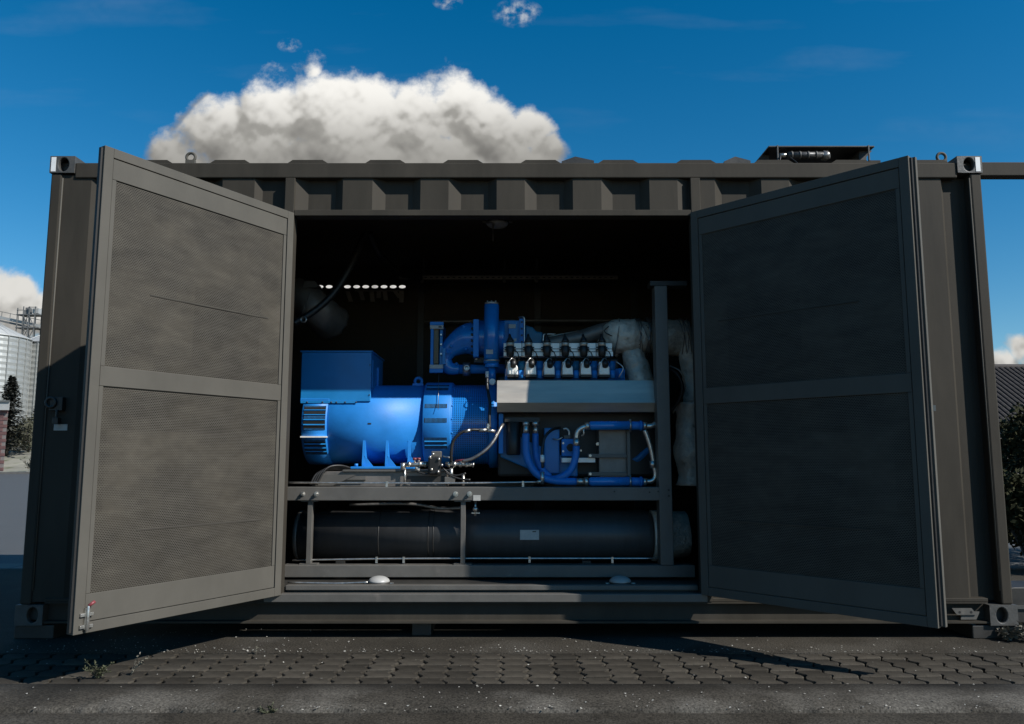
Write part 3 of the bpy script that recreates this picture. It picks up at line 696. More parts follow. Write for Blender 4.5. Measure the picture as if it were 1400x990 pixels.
for pxx in (414, 432.5, 623, 642):
    x = AX(pxx, 675.5, YR); z = AZ(675.5, YR); b = MB(); b.cyl((x, YR-.003, z), (x, YR+.001, z), .018, n=14); b.cyl((x, YR-.016, z), (x, YR-.003, z), .0125, n=6); b.cyl((x, YR-.024, z), (x, YR-.016, z), .007, n=8)
    b.build('bolt', M['zinc'], up)
MB().box(AX(647, 680, YR), AX(657, 680, YR), YR-.003, YR-.001, AZ(684.5, YR), AZ(677, YR)).build('sticker', M['label'], up)
for k, (pxx, py_b) in enumerate(((840, 672), (888, 673), (900, 672))):
    x = AX(pxx, py_b, YR); MB().cyl((x, YR-.002, AZ(py_b, YR)), (x, YR+.001, AZ(py_b, YR)), .006, n=8).build('bolt_hole', M['seal_gap_black'], up)
pxa, pxb = AX(897, 500, YR), AX(914.5, 500, YR)
po = MB().box(pxa, pxb, YR-.006, YR+.11, lz1+.0005, AZ(391, YR)).build('post', M['frame'], fr, bevel=.004)
MB().box(pxa-.03, JR1-.01, YR-.004, YR+.11, AZ(391, YR)+.0005, AZ(384, YR)).build('top_beam', M['dark'], fr, bevel=.003)
for pyb in (670, 678):
    x = (pxa+pxb)/2+.02; MB().cyl((x, YR-.010, AZ(pyb, YR)), (x, YR-.005, AZ(pyb, YR)), .008, n=8).build('bolt', M['dark'], po)
MB().box(ux0, ux1, YR+.9, YR+1.0, uz0, uz1).build('upper_rail', M['frame'], fr, bevel=.004)
MB().box(ux0, JR1-.01, YR+1.2, YR+1.3, ZF+.001, lz1).build('lower_rail', M['frame'], fr, bevel=.004)
for px_ in (470, 560, 740, 850):
    x = AX(px_, 672, YR+.3); MB().box(x-.04, x+.04, YR+.102, YR+.898, uz0+.01, uz1-.01).build('cross_member', M['frame'], fr, bevel=.003)

# long black tank
TY = .68; tz = (AZ(703, TY-.12)+AZ(765, TY-.12))/2; tr = .175
tk = thing('silencer_tank', (AX(650, 735, TY), TY, tz-tr), 'long black cylindrical silencer lying between the two frame rails', 'silencer')
tx0, tx1 = AX(403, 735, TY-.1), AX(893, 735, TY-.1)
MB().tube([(tx0+.03,TY,tz),(tx0+.035,TY,tz),(tx1-.04,TY,tz),(tx1,TY,tz)], [tr-.03, tr, tr, tr-.02], 48).build('shell', M['tank'], tk)
for pxx in (517, 585, 592):
    x = AX(pxx, 735, TY-.17); MB().tube([(x-.003,TY,tz),(x+.003,TY,tz)], tr+.0025, 48).build('seam_band', M['dark'], tk)
MB().tube([(tx0,TY,tz),(tx0+.028,TY,tz)], [tr*.95, tr*.99], 40).build('end_flange', M['frame'], tk)
MB().tube([(tx1+.004,TY,tz),(tx1+.06,TY,tz),(JR1-.0,TY,tz+.01)], [tr*1.02, tr*.98, tr*.9], 40, wob=.05).build('insulated_outlet', M['lag'], tk)
x0_, x1_ = AX(711, 731, TY-tr), AX(737, 731, TY-tr)
pl = MB(); zc_ = AZ(731, TY-tr); pl.box(x0_, x1_, TY-tr-.006, TY-tr-.002, AZ(738, TY-tr), AZ(724.5, TY-tr)); tp = pl.build('type_plate', M['label'], tk); MB().box(x1_-.045, x1_-.02, TY-tr-.0075, TY-tr-.0062, AZ(727.5, TY-tr), AZ(726, TY-tr)).build('print_bar', M['dark'], tp)
for sx in (AX(470, 770, TY), AX(800, 770, TY)):
    MB().box(sx-.03, sx+.03, TY-.12, TY+.12, ZF+.001, tz-tr*.93).build('saddle', M['dark'], tk)

def pipe_thing(name, pts, r, m, label, cat, n=8, clamps=(), group=None, cm=None):
    base = min(pts, key=lambda p: p[2]); t = thing(name, base, label, cat, group)
    MB().tube(spline(pts, 6), r, n).build('pipe', m, t)
    for c in clamps:
        b = MB(); c = Vector(c); b.box(c.x-.007, c.x+.007, c.y-r*1.7, c.y+r*1.7, c.z-.03, c.z+r*1.7); b.build('clamp', cm or M['zinc'], t)
    return t
# thin lines along the frame
yl = YR-.02
pipe_thing('drain_line', [at(392, 660, YR+.05), at(500, 660.5, YR+.05), at(640, 660.5, YR+.05), at(737, 659, YR+.05)], .0065, M['zinc'], 'thin steel line running along the top of the upper rail', 'pipe', clamps=[at(529, 660.5, YR+.05), at(715, 660, YR+.05)])
pipe_thing('fuel_line', [at(400, 766, YR+.07), at(520, 764, YR+.07), at(640, 763.5, YR+.07), at(760, 763.5, YR+.07), at(905, 763.5, YR+.07)], .006, M['zinc'], 'thin steel line running in front of the black silencer', 'pipe', clamps=[at(515, 763.5, YR+.07), at(552, 763.5, YR+.07), at(724, 763, YR+.07), at(837, 763.5, YR+.07)])
pipe_thing('floor_cable', [(JL1-.02, .22, ZF+.012), at(460, 797.5, .22), at(505, 796, .22)], .006, M['zinc'], 'pale cable lying on the floor up to the sunlit dome lamp', 'cable')
pipe_thing('flexible_hose', [at(478, 690, YR+.22), at(560, 689, YR+.2), at(600, 695, YR+.2), at(634, 694.5, YR+.16)], .011, M['wire'], 'grey flexible hose hanging under the upper rail', 'hose')
dv = thing('drain_cock', at(650, 704, YR+.06), 'small brass drain cock hanging below the upper rail', 'valve')
p = at(650, 692, YR+.06); b = MB(); b.cyl(p+Vector((0,0,.045)), p-Vector((0,0,.065)), .009, n=10); b.sphere(p-Vector((0,0,.02)), .02); b.build('cock_body', M['zinc'], dv); b = MB(); b.box(p.x-.025, p.x+.03, p.y-.008, p.y+.008, p.z-.05, p.z-.042); b.build('cock_lever', M['zinc'], dv)

# dome lamps on the floor and the ceiling
def dome(px, py, Y, z, label, up=1, rx=.07):
    x = AX(px, py, Y); t = thing('dome_lamp', (x, Y, z), label, 'lamp', 'dome lamps in the container')
    b = MB(); b.tube([(x,Y,z+up*.001),(x,Y,z+up*.012)], rx*1.02, 28); b.build('lamp_base', M['dark'], t)
    d = MB(); pr = [(rx*cos(a), .013+.038*sin(a)) for a in [i*pi/2/7 for i in range(8)]]
    d.tube([(x,Y,z+up*h) for _, h in pr], [max(r_, .002) for r_, _ in pr], 28); d.build('lamp_glass', M['dome_white'], t)
    b = MB()
    for sx in (-1, 1): b.box(x+sx*rx*1.02, x+sx*rx*1.35, Y-.012, Y+.012, z+up*.001, z+up*.008)
    b.build('lamp_lug', M['zinc'], t); return t
dome(518, 795, .24, ZF, 'white dome lamp on the floor in the sunlit half')
dome(848, 795, .24, ZF, 'white dome lamp on the floor in the door shadow')
ceil_z = ZR0-.03
dome(680, 308, .86, ceil_z, 'white dome lamp on the ceiling above the machine', -1, .085)

# ------------------------------------------------------------------ alternator
AY = .95
def xa(px, py=575, Y=AY-.25): return AX(px, py, Y)
azc = (AZ(526, AY-.1)+AZ(634, AY-.12))/2; AR = .292
al = thing('alternator', (xa(500), AY, azc-AR-.03), 'bright blue alternator with a square terminal box and louvred end', 'alternator')
bx0, bx1, bx2, bx3, bx4, bx5 = xa(413), xa(449), xa(578), xa(617), xa(667), xa(680)
MB().tube([(bx1,AY,azc),(bx1+.004,AY,azc),(bx2,AY,azc)], [AR*.99, AR, AR], 64).build('stator_housing', M['blue'], al)
en = MB(); en.tube([(bx0,AY,azc),(bx0+.01,AY,azc),(bx1-.001,AY,azc)], [AR*.97, AR*1.015, AR*1.02], 56); eo = en.build('end_bell', M['blue'], al)
# louvred windows cut as dark recess plates with bars, wrapped on the shell
def louvre(x0, x1, R, a0, a1, rows, parent, bars=True):
    """a: angle round the axis, 0 facing the viewer, positive upwards"""
    def Pt(x, a, r): return Vector((x, AY-r*cos(a), azc+r*sin(a)))
    m = MB(); n = 6
    vs = [Pt(x, a0+(a1-a0)*k/n, R+.0015) for k in range(n+1) for x in (x0, x1)]
    m.add(vs, [(2*k, 2*k+1, 2*k+3, 2*k+2) for k in range(n)]); m.build('louvre_recess', M['seal_gap_black'], parent, recalc=False)
    s_ = MB()
    for r_ in range(1, rows):
        a = a0+(a1-a0)*r_/rows; d = .006/R
        s_.add([Pt(x0, a-d, R+.002), Pt(x1, a-d, R+.002), Pt(x1, a, R+.008), Pt(x0, a, R+.008), Pt(x1, a+d, R+.002), Pt(x0, a+d, R+.002)], [(0,1,2,3),(3,2,4,5)])
    nb = int((x1-x0)/.0085)
    for k in range(1, nb):
        x = x0+(x1-x0)*k/nb
        s_.add([Pt(x-.0014, a0, R+.0025), Pt(x+.0014, a0, R+.0025), Pt(x+.0014, (a0+a1)/2, R+.0025), Pt(x-.0014, (a0+a1)/2, R+.0025), Pt(x+.0014, a1, R+.0025), Pt(x-.0014, a1, R+.0025)], [(0,1,2,3),(3,2,4,5)])
    o = s_.build('louvre_bars', M['bluesheet'], parent, recalc=False); o['kind'] = 'stuff'
louvre(bx0+.022, bx1-.012, AR*1.02, -.17, .42, 5, eo)
louvre(bx0+.022, bx1-.012, AR*1.02, -.85, -.42, 4, eo)
MB().box(bx0+.004, bx1+.002, AY-AR*1.02-.004, AY-AR*.9, azc-.105, azc-.095).build('end_flange', M['alu'], eo)
fo = MB(); fo.tube([(bx2+.001,AY,azc),(bx2+.008,AY,azc),(bx3-.008,AY,azc),(bx3-.001,AY,azc)], [AR*1.06, AR*1.075, AR*1.075, AR*1.06], 64); fo = fo.build('fan_housing', M['blue'], al)
for a0, a1, rw in ((.86, 1.12, 2), (.34, .44, 1), (.0, .10, 1), (-.62, -.34, 3)):
    louvre(bx2+.018, bx3-.028, AR*1.075, a0, a1, rw, fo)
# perforated coupling guard
def dotted():
    m = mat('guard_mesh', (.013, .20, .60), .3, 0, .05, 5, coat=.5)
    nt = m.node_tree; L = nt.links.new; b = nt.nodes['Principled BSDF']
    a = nt.nodes.new('ShaderNodeAttribute'); a.attribute_name = 'sheet'; sp = nt.nodes.new('ShaderNodeSeparateXYZ'); L(a.outputs['Vector'], sp.inputs[0])
    def MM(op, x, y=None):
        n = nt.nodes.new('ShaderNodeMath'); n.operation = op
        for i, v in enumerate((x, y)):
            if v is None: continue
            if isinstance(v, (int, float)): n.inputs[i].default_value = v
            else: L(v, n.inputs[i])
        return n.outputs[0]
    fx = MM('SUBTRACT', MM('FRACT', MM('DIVIDE', sp.outputs[0], .0155)), .5); fy = MM('SUBTRACT', MM('FRACT', MM('DIVIDE', sp.outputs[1], .0155)), .5)
    d = MM('SQRT', MM('ADD', MM('MULTIPLY', fx, fx), MM('MULTIPLY', fy, fy)))
    mm = nt.nodes.new('ShaderNodeMix'); mm.data_type = 'RGBA'; L(MM('LESS_THAN', d, .25), mm.inputs[0]); L(b.inputs['Base Color'].links[0].from_socket, mm.inputs[6]); mm.inputs[7].default_value = (.004, .008, .02, 1)
    L(mm.outputs[2], b.inputs['Base Color']); return m
M['guard'] = dotted()
gd = MB(); R = AR*1.01; n = 72; vs = []; co = []
for i, x in enumerate((bx3, bx3+(bx4-bx3)/2, bx4)):
    for k in range(n+1):
        a = -2.6+5.2*k/n; vs.append((x, AY-R*cos(a), azc+R*sin(a))); co.append((x-bx3, a*R, 0))
gd.add(vs, [(i*(n+1)+k, i*(n+1)+k+1, (i+1)*(n+1)+k+1, (i+1)*(n+1)+k) for i in range(2) for k in range(n)], True)
o = gd.build('coupling_guard', M['guard'], al, recalc=False); at_ = o.data.attributes.new('sheet', 'FLOAT_VECTOR', 'POINT'); at_.data.foreach_set('vector', [c for q in co for c in q])
MB().tube([(bx3,AY,azc),(bx4,AY,azc)], AR*.9, 40).build('coupling', M['dark'], al)
MB().tube([(bx3-.006,AY,azc),(bx3+.006,AY,azc)], R+.004, 64).build('guard_rim', M['blue'], al); MB().tube([(bx4-.006,AY,azc),(bx4+.004,AY,azc)], R+.004, 64).build('guard_rim', M['blue'], al)
for k in range(7):
    a = -.9+.33*k
    for x in (bx3+.008, bx4-.008):
        MB().sphere((x, AY-(R+.005)*cos(a), azc+(R+.005)*sin(a)), .006, 8, 6).build('rivet', M['bluesheet'], al)
# terminal box
YBx = AY-AR+.03
tx0_, tx1_ = AX(411.5, 520, YBx), AX(507, 520, YBx); tzt, tzb = AZ(481.5, YBx), AZ(549, YBx)
tb = MB().box(tx0_, tx1_, YBx, YBx+.52, tzb, tzt).build('terminal_box', M['bluesheet'], al, bevel=.004)
MB().box(tx0_-.010, tx1_+.010, YBx-.010, YBx+.53, tzt+.0005, tzt+.010).build('box_lid', M['bluesheet'], tb, bevel=.002)
MB().box(tx0_+.004, tx1_-.10, YBx-.006, YBx-.0005, tzb-.012, tzb+.004).build('box_flange', M['bluesheet'], tb)
MB().box(tx1_+.0005, tx1_+.006, YBx+.05, YBx+.47, tzb+.10, tzt-.05).build('side_cover', M['bluesheet'], tb)
MB().box(tx1_+.007, tx1_+.022, YBx+.20, YBx+.22, tzb+.13, tzt-.09).build('side_handle', M['blue'], tb)
MB().box(tx0_, bx1+.004, YBx-.004, YBx+.1, azc+AR*.60, tzb-.0125).build('end_cowl', M['blue'], al, bevel=.003)
for pxx in (420, 441, 453, 460, 472, 487):
    x = AX(pxx, 553, YBx); MB().sphere((x, YBx-.005, tzb-.006), .0065, 8, 6).build('screw', M['dark'], tb)
for pyy in (499, 540):
    MB().sphere((tx1_-.008, YBx-.002, AZ(pyy, YBx)), .005, 8, 6).build('screw', M['dark'], tb)
# lifting eye
ex = xa(566); ez = azc+AR
e = MB(); e.torus((ex, AY-.02, ez+.030), .026, .011, 'y', 20, 8); e.box(ex-.04, ex+.04, AY-.05, AY+.02, ez-.01, ez+.012); e.build('lifting_eye', M['blue'], al)
# foot with three webs
fz = AZ(638, AY-.36); fyf = AY-AR-.04
ft = MB().box(AX(479, 637, fyf), AX(566, 637, fyf), fyf, fyf+.30, fz-.016, fz).build('foot_plate', M['blue'], al, bevel=.003)
for pxx in (497.5, 529, 559.5):
    x = AX(pxx, 610, fyf+.06)
    MB().prism([(fyf+.045, fz+.0005), (fyf+.045, fz+.02), (fyf+.075, AZ(593, fyf+.06)), (fyf+.12, AZ(593, fyf+.06)), (fyf+.28, azc-AR*.7), (fyf+.28, fz+.0005)], 'x', x-.009, x+.009).build('foot_web', M['blue'], ft)
    MB().prism([(x+.0095, fz+.0005), (x+.0095, fz+.075), (x+.07, fz+.0005)], 'y', fyf+.05, fyf+.062).build('gusset', M['blue'], ft)
MB().cyl((AX(487, 634, fyf+.03), fyf+.03, fz), (AX(487, 634, fyf+.03), fyf+.03, fz+.02), .014, n=6).build('bolt', M['blue'], ft)
MB().box(AX(505, 580, AY-AR)-.012, AX(505, 580, AY-AR)+.012, AY-AR-.001, AY-AR+.006, azc-.012, azc-.002).build('nameplate', M['dark'], al)

# pedestal under the alternator
pd = thing('pedestal', (xa(500), AY-.1, uz1), 'grey folded steel pedestal under the blue alternator', 'pedestal')
zt_p = AZ(645, .55); 
m_ = MB(); xA, xB, xC = AX(425, 662, .52), AX(437, 645, .52), AX(610, 645, .52)
m_.prism([(xA, uz1-.001), (xB, zt_p), (xC, zt_p), (xC, uz1-.001)], 'y', .53, .92); m_.build('plinth', M['darkplate'], pd, bevel=.003)
MB().box(AX(468, 644, .51), xC+.02, .51, .94, zt_p+.0005, zt_p+.014).build('top_plate', M['frame'], pd, bevel=.002)
MB().box(AX(440, 655, .51), AX(500, 655, .51), .505, .528, AZ(656, .51), AZ(651, .51)).build('rib', M['frame'], pd)
MB().prism([(AX(487, 656, .5), AZ(649, .5)), (AX(455, 663, .5), AZ(664, .5)), (AX(427, 663, .5), AZ(664, .5)), (AX(434, 650, .5), AZ(649, .5))], 'y', .5, .504).build('cheek', M['frame'], pd)
for i in range(4):
    pts = spline([at(424+i*3, 663, .47), at(434+i*4, 647-i*2, .5), at(456+i*3, 641-i*1.5, .56), at(480+i*2, 645-i, .66)], 6)
    if i == 0: cg = thing('cable_bundle', tuple(pts[0]), 'black cables curving over the pedestal end beside the alternator', 'cable')
    MB().tube(pts, .007, 7).build('cable', M['black'], cg)

# ------------------------------------------------------------------ engine
EY = 1.05
eg = thing('gas_engine', (AX(780, 600, EY), EY, uz1), 'blue engine with a row of six ignition coils above white covers', 'engine')
# flywheel housing and block
yf = AY-AR*1.05
MB().tube([(bx4+.006,AY,azc),(bx5,AY,azc)], AR*1.10, 56).build('flywheel_housing', M['blue'], eg)
MB().box(bx5+.002, AX(895, 560, .8), .72, 1.5, AZ(652, .72), AZ(515, .72)).build('engine_block', M['dark'], eg, bevel=.02)
MB().prism([(AX(684, 640, .66), AZ(575, .66)), (AX(684, 640, .66), AZ(625, .66)), (AX(712, 640, .66), AZ(637, .66)), (AX(745, 645, .66), AZ(650, .66)), (AX(790, 650, .66), AZ(652, .66)), (AX(790, 650, .66), AZ(632, .66)), (AX(715, 622, .66), AZ(600, .66)), (AX(690, 590, .66), AZ(575, .66))], 'y', .66, .715).build('oil_sump', M['bluesheet'], eg, bevel=.01)
MB().box(AX(744, 600, .62), AX(765, 600, .62), .62, .715, AZ(648, .62), AZ(585, .62)).build('side_cover', M['bluesheet'], eg, bevel=.008)
MB().tube([at(702, 622, .58), at(702, 620, .58), at(702, 577, .58)], [.045, .05, .05], 24).build('oil_filter', M['black'], eg)
MB().box(AX(690, 575, .56), AX(738, 575, .56), .54, .70, AZ(577, .56), AZ(571, .56)).build('filter_bracket', M['dark'], eg)
MB().box(AX(682, 570, .62), AX(688, 570, .62), .58, .70, AZ(620, .6), AZ(566, .6)).build('side_flange', M['blue'], eg)
# deck under the heads
hy = .62
MB().box(AX(690, 516, hy), AX(856, 516, hy), hy+.05, 1.45, AZ(520, hy), AZ(503, hy)).build('head_deck', M['blue'], eg, bevel=.006)
MB().box(AX(690, 496, hy), AX(848, 496, hy), hy+.10, 1.40, AZ(503, hy)+.0005, AZ(488, hy)).build('intake_rail', M['dark'], eg, bevel=.01)
# coil rail
ry = .60
rail = MB(); rz0, rz1 = AZ(487, ry), AZ(469, ry)
rail_x0, rail_x1 = AX(688.5, 478, ry), AX(837, 478, ry)
rail.box(rail_x0, rail_x1, ry, ry+.10, rz0, rz1)
ro = rail.build('coil_rail', M['alu'], eg, bevel=.003)
for f_ in (.33, .55): MB().box(rail_x0, rail_x1, ry-.0015, ry+.002, rz0+(rz1-rz0)*f_-.0025, rz0+(rz1-rz0)*f_+.0025).build('rail_groove', M['dark'], ro)
for pxx in (713.5, 765.5, 815): 
    x = AX(pxx, 478, ry); MB().box(x-.002, x+.002, ry-.002, ry+.002, rz0, rz1).build('rail_joint', M['dark'], ro)
MB().box(AX(828, 485, ry), AX(838, 485, ry), ry-.004, ry+.06, AZ(487, ry), AZ(481, ry)).build('rail_end', M['alu'], ro)
for i in range(6):
    pxc = 697.5+25.1*i; x = AX(pxc, 478, ry-.03)
    c = MB(); yy = ry-.035
    def pz(py): return AZ(py, yy)
    c.tube([(x,yy,pz(488)),(x,yy,pz(486)),(x,yy,pz(474)),(x,yy,pz(473.5))], [.018, .026, .030, .026], 18); 
    c.box(x-.040, x+.040, yy+.006, yy+.03, pz(478.5), pz(474))
    co_ = c.build('ignition_coil', M['black'], eg)
    MB().cyl((x,yy,pz(473.4)), (x,yy,pz(468.5)), .028, n=18).build('coil_collar', M['steel'], co_)
    b = MB(); b.tube([(x,yy,pz(468.4)),(x,yy,pz(465)),(x-.002,yy,pz(461)),(x-.004,yy,pz(456.5))], [.030, .024, .012, .006], 14); b.build('coil_boot', M['black'], co_)
    for sx in (-1, 1):
        MB().sphere((x+sx*.036, yy+.003, pz(476.5)), .006, 8, 6).build('screw', M['zinc'], co_)
    MB().tube(spline([(x+.02,yy,pz(478)), (x+.05,yy-.01,pz(482)), (x+.062,yy+.01,pz(490)), (x+.05,yy+.05,pz(497))], 5), .004, 6).build('coil_lead', M['black'], co_)
    # white rocker cover with its black plug cap
    yc_ = .55; xc = AX(697+25.1*i+4, 504, yc_); wd = .038
    zb_c, zt_c = AZ(512.5, yc_), AZ(494.5, yc_)
    rc = MB(); rc.prism([(xc-wd, zb_c), (xc+wd, zb_c), (xc+wd*.92, zb_c+(zt_c-zb_c)*.6), (xc+wd*.45, zt_c-.012), (xc-wd*.5, zt_c), (xc-wd*.98, zt_c)], 'y', yc_, yc_+.14)
    rc = rc.build('rocker_cover', M['alu'], eg, bevel=.006)
    for k in range(3):
        xx = xc-wd*.5+k*wd*.5; MB().box(xx-.004, xx+.004, yc_-.006, yc_+.001, zb_c+.006, zb_c+.035).build('cooling_fin', M['alu'], rc)
    MB().box(xc-wd*1.02, xc+wd*1.02, yc_-.004, yc_+.14, AZ(515.5, yc_), zb_c-.0005).build('gasket', M['dark'], rc)
    MB().tube([(xc+.004,yc_+.03,zt_c+.03),(xc+.004,yc_+.005,zt_c-.005),(xc+.004,yc_-.018,zt_c-.035)], [.014, .022, .020], 12).build('plug_cap', M['black'], rc)
    MB().sphere((xc+.004, yc_-.02, zt_c-.018), .008, 10, 6).build('plug_screw', M['zinc'], rc)
    MB().tube(spline([(xc-wd*1.3,yc_-.02,zb_c-.01), (xc-wd*1.0,yc_-.05,zt_c-.03), (xc-wd*.2,yc_-.04,zt_c+.018), (xc+wd*.4,yc_-.01,zt_c+.012)], 6), .0035, 6).build('ignition_lead', M['zinc'], rc)
    MB().tube([(xc+wd+.022,yc_+.03,AZ(517, yc_)),(xc+wd+.022,yc_+.03,AZ(506, yc_))], [.020, .018], 12).build('water_stub', M['blue'], eg)
    MB().tube([(xc+wd+.024,yc_+.10,AZ(507, yc_)),(xc+wd+.024,yc_+.10,AZ(492, yc_))], [.024, .030], 12).build('head_stub', M['teal'] if i in (0, 3) else M['bluesheet'], eg)
MB().tube(spline([at(842, 494, .56), at(852, 503, .54), at(846, 516, .55)], 6), .004, 6).build('sense_lead', M['zinc'], eg)
MB().cyl(at(849, 518, .6), at(849, 504, .6), .02, n=12).build('water_stub', M['blue'], eg)
# intake: vertical cylinder, broad elbow, mixer pipe, cooler box
vy = .70; vx_ = AX(672, 460, vy)
vp = MB(); vp.tube([(vx_,vy,AZ(497, vy)),(vx_,vy,AZ(417, vy))], .055, 32); vp = vp.build('vertical_pipe', M['bluegloss'], eg)
MB().tube([(vx_,vy,AZ(416.9, vy)),(vx_,vy,AZ(414, vy))], .050, 28).build('pipe_cap', M['steel'], vp)
for dx in (-.03, 0, .03): MB().cyl((vx_+dx,vy-.02,AZ(414, vy)), (vx_+dx,vy-.02,AZ(411.5, vy)), .005, n=8).build('cap_bolt', M['zinc'], vp)
MB().tube([(vx_,vy,AZ(494.5, vy)),(vx_,vy,AZ(492.5, vy))], .060, 28).build('pipe_clamp', M['zinc'], vp)
MB().tube([(vx_+.003,vy,AZ(497.1, vy)),(vx_+.003,vy,AZ(503, vy))], .052, 28).build('pipe_sleeve', M['bluegloss'], vp)
MB().tube([(vx_+.003,vy,AZ(503.1, vy)),(vx_+.003,vy,AZ(522, vy))], .029, 20).build('lower_pipe', M['bluegloss'], vp)
c_ = at(673, 522, vy-.06); MB().tube([c_+Vector((0,.03,0)), c_, c_-Vector((0,.006,0))], [.024, .024, .019], 24).build('white_cap', M['white'], vp)
MB().box(AX(664.5, 481, vy-.056), AX(674, 481, vy-.056), vy-.0575, vy-.054, AZ(484, vy-.056), AZ(478, vy-.056)).build('pipe_label', M['label'], vp)
# elbow: swept oval duct from the mixer up into the box
ey = .88
el = MB(); path = [(628, 505, .036), (614, 503, .050), (608, 492, .055), (612, 481, .064), (622, 472, .085), (636, 465, .115), (652, 463, .136), (668, 463, .138), (690, 463, .138)]
pts = spline([at(a, b_, ey) for a, b_, _ in path], 6); rs = []
for i in range(len(path)-1):
    for k in range(6): rs.append(path[i][2]+(path[i+1][2]-path[i][2])*k/6)
rs.append(path[-1][2]); el.tube(pts, rs, 28); el = el.build('intake_elbow', M['bluegloss'], eg)
for a, b_ in ((634, 447), (617, 473), (613, 482), (637, 477), (624, 498), (637, 470)):
    p = at(a, b_, ey-.085); MB().sphere(p, .013, 10, 8).build('elbow_bolt', M['blue'], el)
fl = MB(); xq = AX(651, 460, ey-.1)
MB().box(xq-.02, xq+.022, ey-.15, ey+.14, AZ(489, ey-.1), AZ(438, ey-.1)).build('elbow_flange', M['blue'], el, bevel=.004)
for k in range(6):
    z = AZ(442+k*8.2, ey-.1); MB().cyl((xq-.02, ey-.135, z), (xq-.036, ey-.135, z), .009, n=6).build('flange_bolt', M['dark'], el)
mp_ = MB(); mp_.tube([at(628, 505, ey), at(700, 504, ey)], .034, 22); mp_ = mp_.build('mixer_pipe', M['blue'], eg)
MB().tube([at(633, 505, ey), at(643, 505, ey)], .050, 22).build('pipe_coupling', M['zinc'], mp_)
MB().torus(at(638, 503, ey-.055), .018, .007, 'y', 16, 6).build('coupling_eye', M['zinc'], mp_)
MB().box(AX(648, 494, ey-.08), AX(670, 494, ey-.08), ey-.08, ey-.02, AZ(495.5, ey-.08), AZ(489, ey-.08)).build('sensor', M['black'], mp_)
MB().sphere(at(651, 491, ey-.085), .008, 8, 6).build('sensor_cap', M['white'], mp_)
by = .86
cb = MB().box(AX(683, 455, by), AX(713, 455, by), by, by+.35, AZ(489, by), AZ(438, by)).build('cooler_box', M['bluesheet'], eg, bevel=.006)
MB().box(AX(695, 455, by-.03), AX(707, 455, by-.03), by-.03, by-.001, AZ(472, by), AZ(441, by)).build('cooler_cover', M['bluesheet'], cb, bevel=.004)
MB().box(AX(695.5, 446, by-.032), AX(705, 446, by-.032), by-.034, by-.031, AZ(449, by-.03), AZ(443.5, by-.03)).build('cooler_label', M['label'], cb)
MB().box(AX(702.5, 466, by-.032), AX(706, 466, by-.032), by-.034, by-.031, AZ(467, by-.03), AZ(463, by-.03)).build('cooler_label', M['label'], cb)
MB().box(AX(710, 455, by-.015), AX(717, 455, by-.015), by-.015, by+.33, AZ(487, by), AZ(436, by)).build('cooler_flange', M['blue'], cb, bevel=.003)
for k in range(5): MB().cyl((AX(713.5, 455, by-.02), by-.026, AZ(441+k*9, by)), (AX(713.5, 455, by-.02), by-.014, AZ(441+k*9, by)), .008, n=6).build('flange_bolt', M['dark'], cb)
MB().tube(spline([at(709, 434, by), at(715, 433.5, by-.02), at(717, 437, by-.02), at(717, 450, by-.02), at(717, 470, by-.02)], 5), .005, 6).build('vent_line', M['zinc'], cb)
tl = MB(); tl.prism([(AX(718, 460, .95), AZ(485, .95)), (AX(718, 460, .95), AZ(444, .95)), (AX(728, 450, .95), AZ(447, .95)), (AX(733, 455, .95), AZ(453, .95)), (AX(742, 455, .95), AZ(454, .95)), (AX(742, 470, .95), AZ(485, .95))], 'y', .95, 1.25); tl.build('turbo_inlet', M['teal'], eg, bevel=.012)
MB().tube(spline([at(743, 480, .9), at(743, 460, .9), at(746, 457, .9), at(760, 457, .9)], 4), .006, 6).build('drain_line', M['zinc'], eg)

# plate heat exchanger left of the elbow
hx = thing('plate_exchanger', at(597, 511, .78), 'slim plate heat exchanger with blue end frame and white bands', 'heat exchanger')
y_ = .80
MB().box(AX(588.5, 475, y_), AX(592.5, 475, y_), y_, y_+.30, AZ(505, y_), AZ(440, y_)).build('end_plate', M['blue'], hx, bevel=.002)
for i in range(6):
    x0_, x1_ = AX(593+i*1.05, 475, y_), AX(593.8+i*1.05, 475, y_)
    MB().box(x0_, x1_, y_+.01, y_+.28, AZ(497, y_), AZ(448, y_)).build('plate', M['brownplate'], hx)
MB().box(AX(600.8, 475, y_), AX(604.5, 475, y_), y_+.02, y_+.29, AZ(505, y_), AZ(441, y_)).build('end_plate', M['bluesheet'], hx, bevel=.002)
for a, b_, mm in ((440, 444.5, 'blue'), (444.7, 449.5, 'label'), (498.5, 504, 'label'), (504.2, 509.5, 'blue')):
    MB().box(AX(587.5, 475, y_-.01), AX(605.8, 475, y_-.01), y_-.012, y_+.03, AZ(b_, y_-.01), AZ(a, y_-.01)).build('tie_band', M[mm], hx, bevel=.002)
MB().box(AX(599.5, 447, y_-.014), AX(603.8, 447, y_-.014), y_-.0145, y_-.0125, AZ(448, y_-.014), AZ(446, y_-.014)).build('print_bar', M['dark'], hx)
for k in range(3):
    MB().cyl((AX(603, 460+k*13, y_-.01), y_-.012, AZ(458+k*13, y_)), (AX(603, 460+k*13, y_-.01), y_+.02, AZ(458+k*13, y_)), .007, n=8).build('stud', M['zinc'], hx)
MB().box(AX(604.8, 490, y_), AX(609, 490, y_), y_+.0, y_+.06, AZ(498, y_), AZ(476, y_)).build('bracket', M['bluesheet'], hx)
MB().tube([at(600, 510, y_), at(599, 560, .62)], .002, 5).build('hanging_wire', M['wire'], hx)

